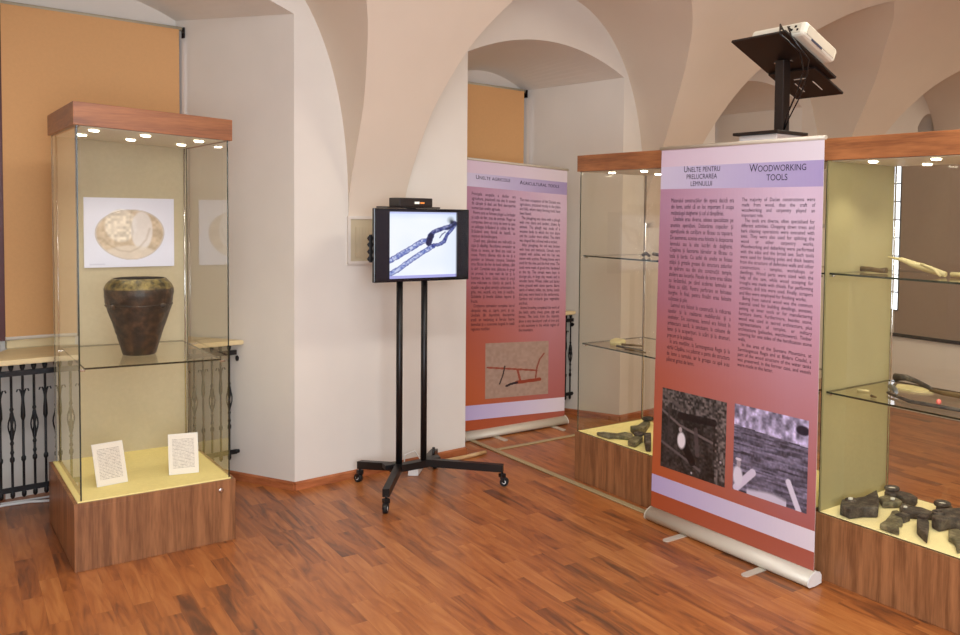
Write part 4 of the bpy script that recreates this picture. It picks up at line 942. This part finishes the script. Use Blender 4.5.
# ------------------------------------------------------------------ things on the floor
t = None
b = B(); box(b, 2.93, 3.30, .0003, 2.965, 5.24, .008, bev=.003); tag(O('cable_cover', b, M['beige']), 'long beige cable cover running along the floor past the showcase base', 'cable cover', 'cable covers on the floor')
b = B(); box(b, 2.967, 4.90, .0003, 3.62, 4.935, .008, bev=.003); tag(O('cable_cover', b, M['beige']), 'short beige cable cover branching off behind the showcase', 'cable cover', 'cable covers on the floor')
t = thing('power_strip', 'white power strip standing on the floor behind the monitor stand', 'power strip', (2.33, 4.80, 0))
PSM = Matrix.Translation((2.30, 4.745, 0)) @ Matrix.Rotation(math.radians(-38), 4, 'Z')
b = B(); c = B(); box(c, -.03, -.03, .0005, .03, .13, .045, bev=.004); join(b, c, PSM); O('housing', b, M['white'], t)
for y in (0, .045, .09):
    b = B(); c = B(); lathe(c, [(.017, .0452), (.017, .0465)], (0, y, 0), 16); join(b, c, PSM); O('socket', b, M['ductframe'], t)
b = B(); tube(b, [(2.385, 4.85, .02), (2.40, 4.87, .05), (2.37, 4.885, .10), (2.30, 4.87, .09), (2.30, 4.88, .03), (2.42, 4.885, .006), (2.55, 4.89, .006), (2.70, 4.90, .006), (2.83, 4.92, .006)], .005, 8)
tag(O('power_cable', b, M['white']), 'white cable curling up behind the monitor stand to the power strip', 'cable')
b = B(); tube(b, [(2.46, 4.855, .0125), (2.62, 4.855, .0125), (2.76, 4.865, .0125), (2.86, 4.885, .0125)], .012, 10)
tag(O('wooden_lath', b, wood('pale_lath', (196, 160, 110), (226, 196, 150), (1, 6, 6), .5)), 'pale wooden lath lying on the floor along the pier', 'lath')
b = B(); tube(b, [(.10, 5.40, .008), (.25, 5.46, .008), (.40, 5.49, .008), (.50, 5.48, .008), (.62, 5.42, .008)], .008, 8)
tag(O('floor_cable', b, M['white']), 'white cable on the floor under the iron grille, nearer one', 'cable', 'white cables under the grille')
b = B(); tube(b, [(.10, 5.47, .006), (.38, 5.53, .006), (.60, 5.52, .006), (.80, 5.53, .006)], .006, 8)
tag(O('floor_cable', b, M['white']), 'white cable on the floor under the iron grille, farther one', 'cable', 'white cables under the grille')

# ------------------------------------------------------------------ partition behind the right case
t = thing('projection_screen', 'greyish brown screen with a black bottom bar, seen through the right showcase', 'screen', (6.19, 3.3, .6))
b = B(); box(b, 6.205, 2.5, .615, 6.212, 4.11, 2.0); O('screen_cloth', b, M['screenb'], t)
b = B(); box(b, 6.195, 2.5, .59, 6.217, 4.15, .618, bev=.003); O('bottom_bar', b, M['gloss'], t)
f = B(); box(f, 6.198, 4.075, .80, 6.204, 4.16, 2.0); wo = struct('window_5', f, mat('window_bar_paint', (70, 72, 78), .5))
for i in range(8):
    za = .81+i*.147; b = B(); box(b, 6.1955, 4.083, za, 6.1985, 4.152, za+.136); O('pane', b, M['day'], wo)
g = thing('iron_grille', 'black wrought iron grille low on the partition, at the right photo edge', 'grille', (6.18, 3.2, .1))
b = B(); box(b, 6.18, 2.5, .20, 6.19, 3.46, .225); O('rail', b, M['iron'], g)
for i in range(4):
    y = 3.42-.06*i; b = B(); tube(b, [(6.185, y, .12), (6.185, y, .30), (6.185, y, .42), (6.185, y, .48), (6.185, y, .54), (6.185, y, .60)], [.008, .008, .009, .022, .009, .008], 8); O('basket_bar', b, M['iron'], g)
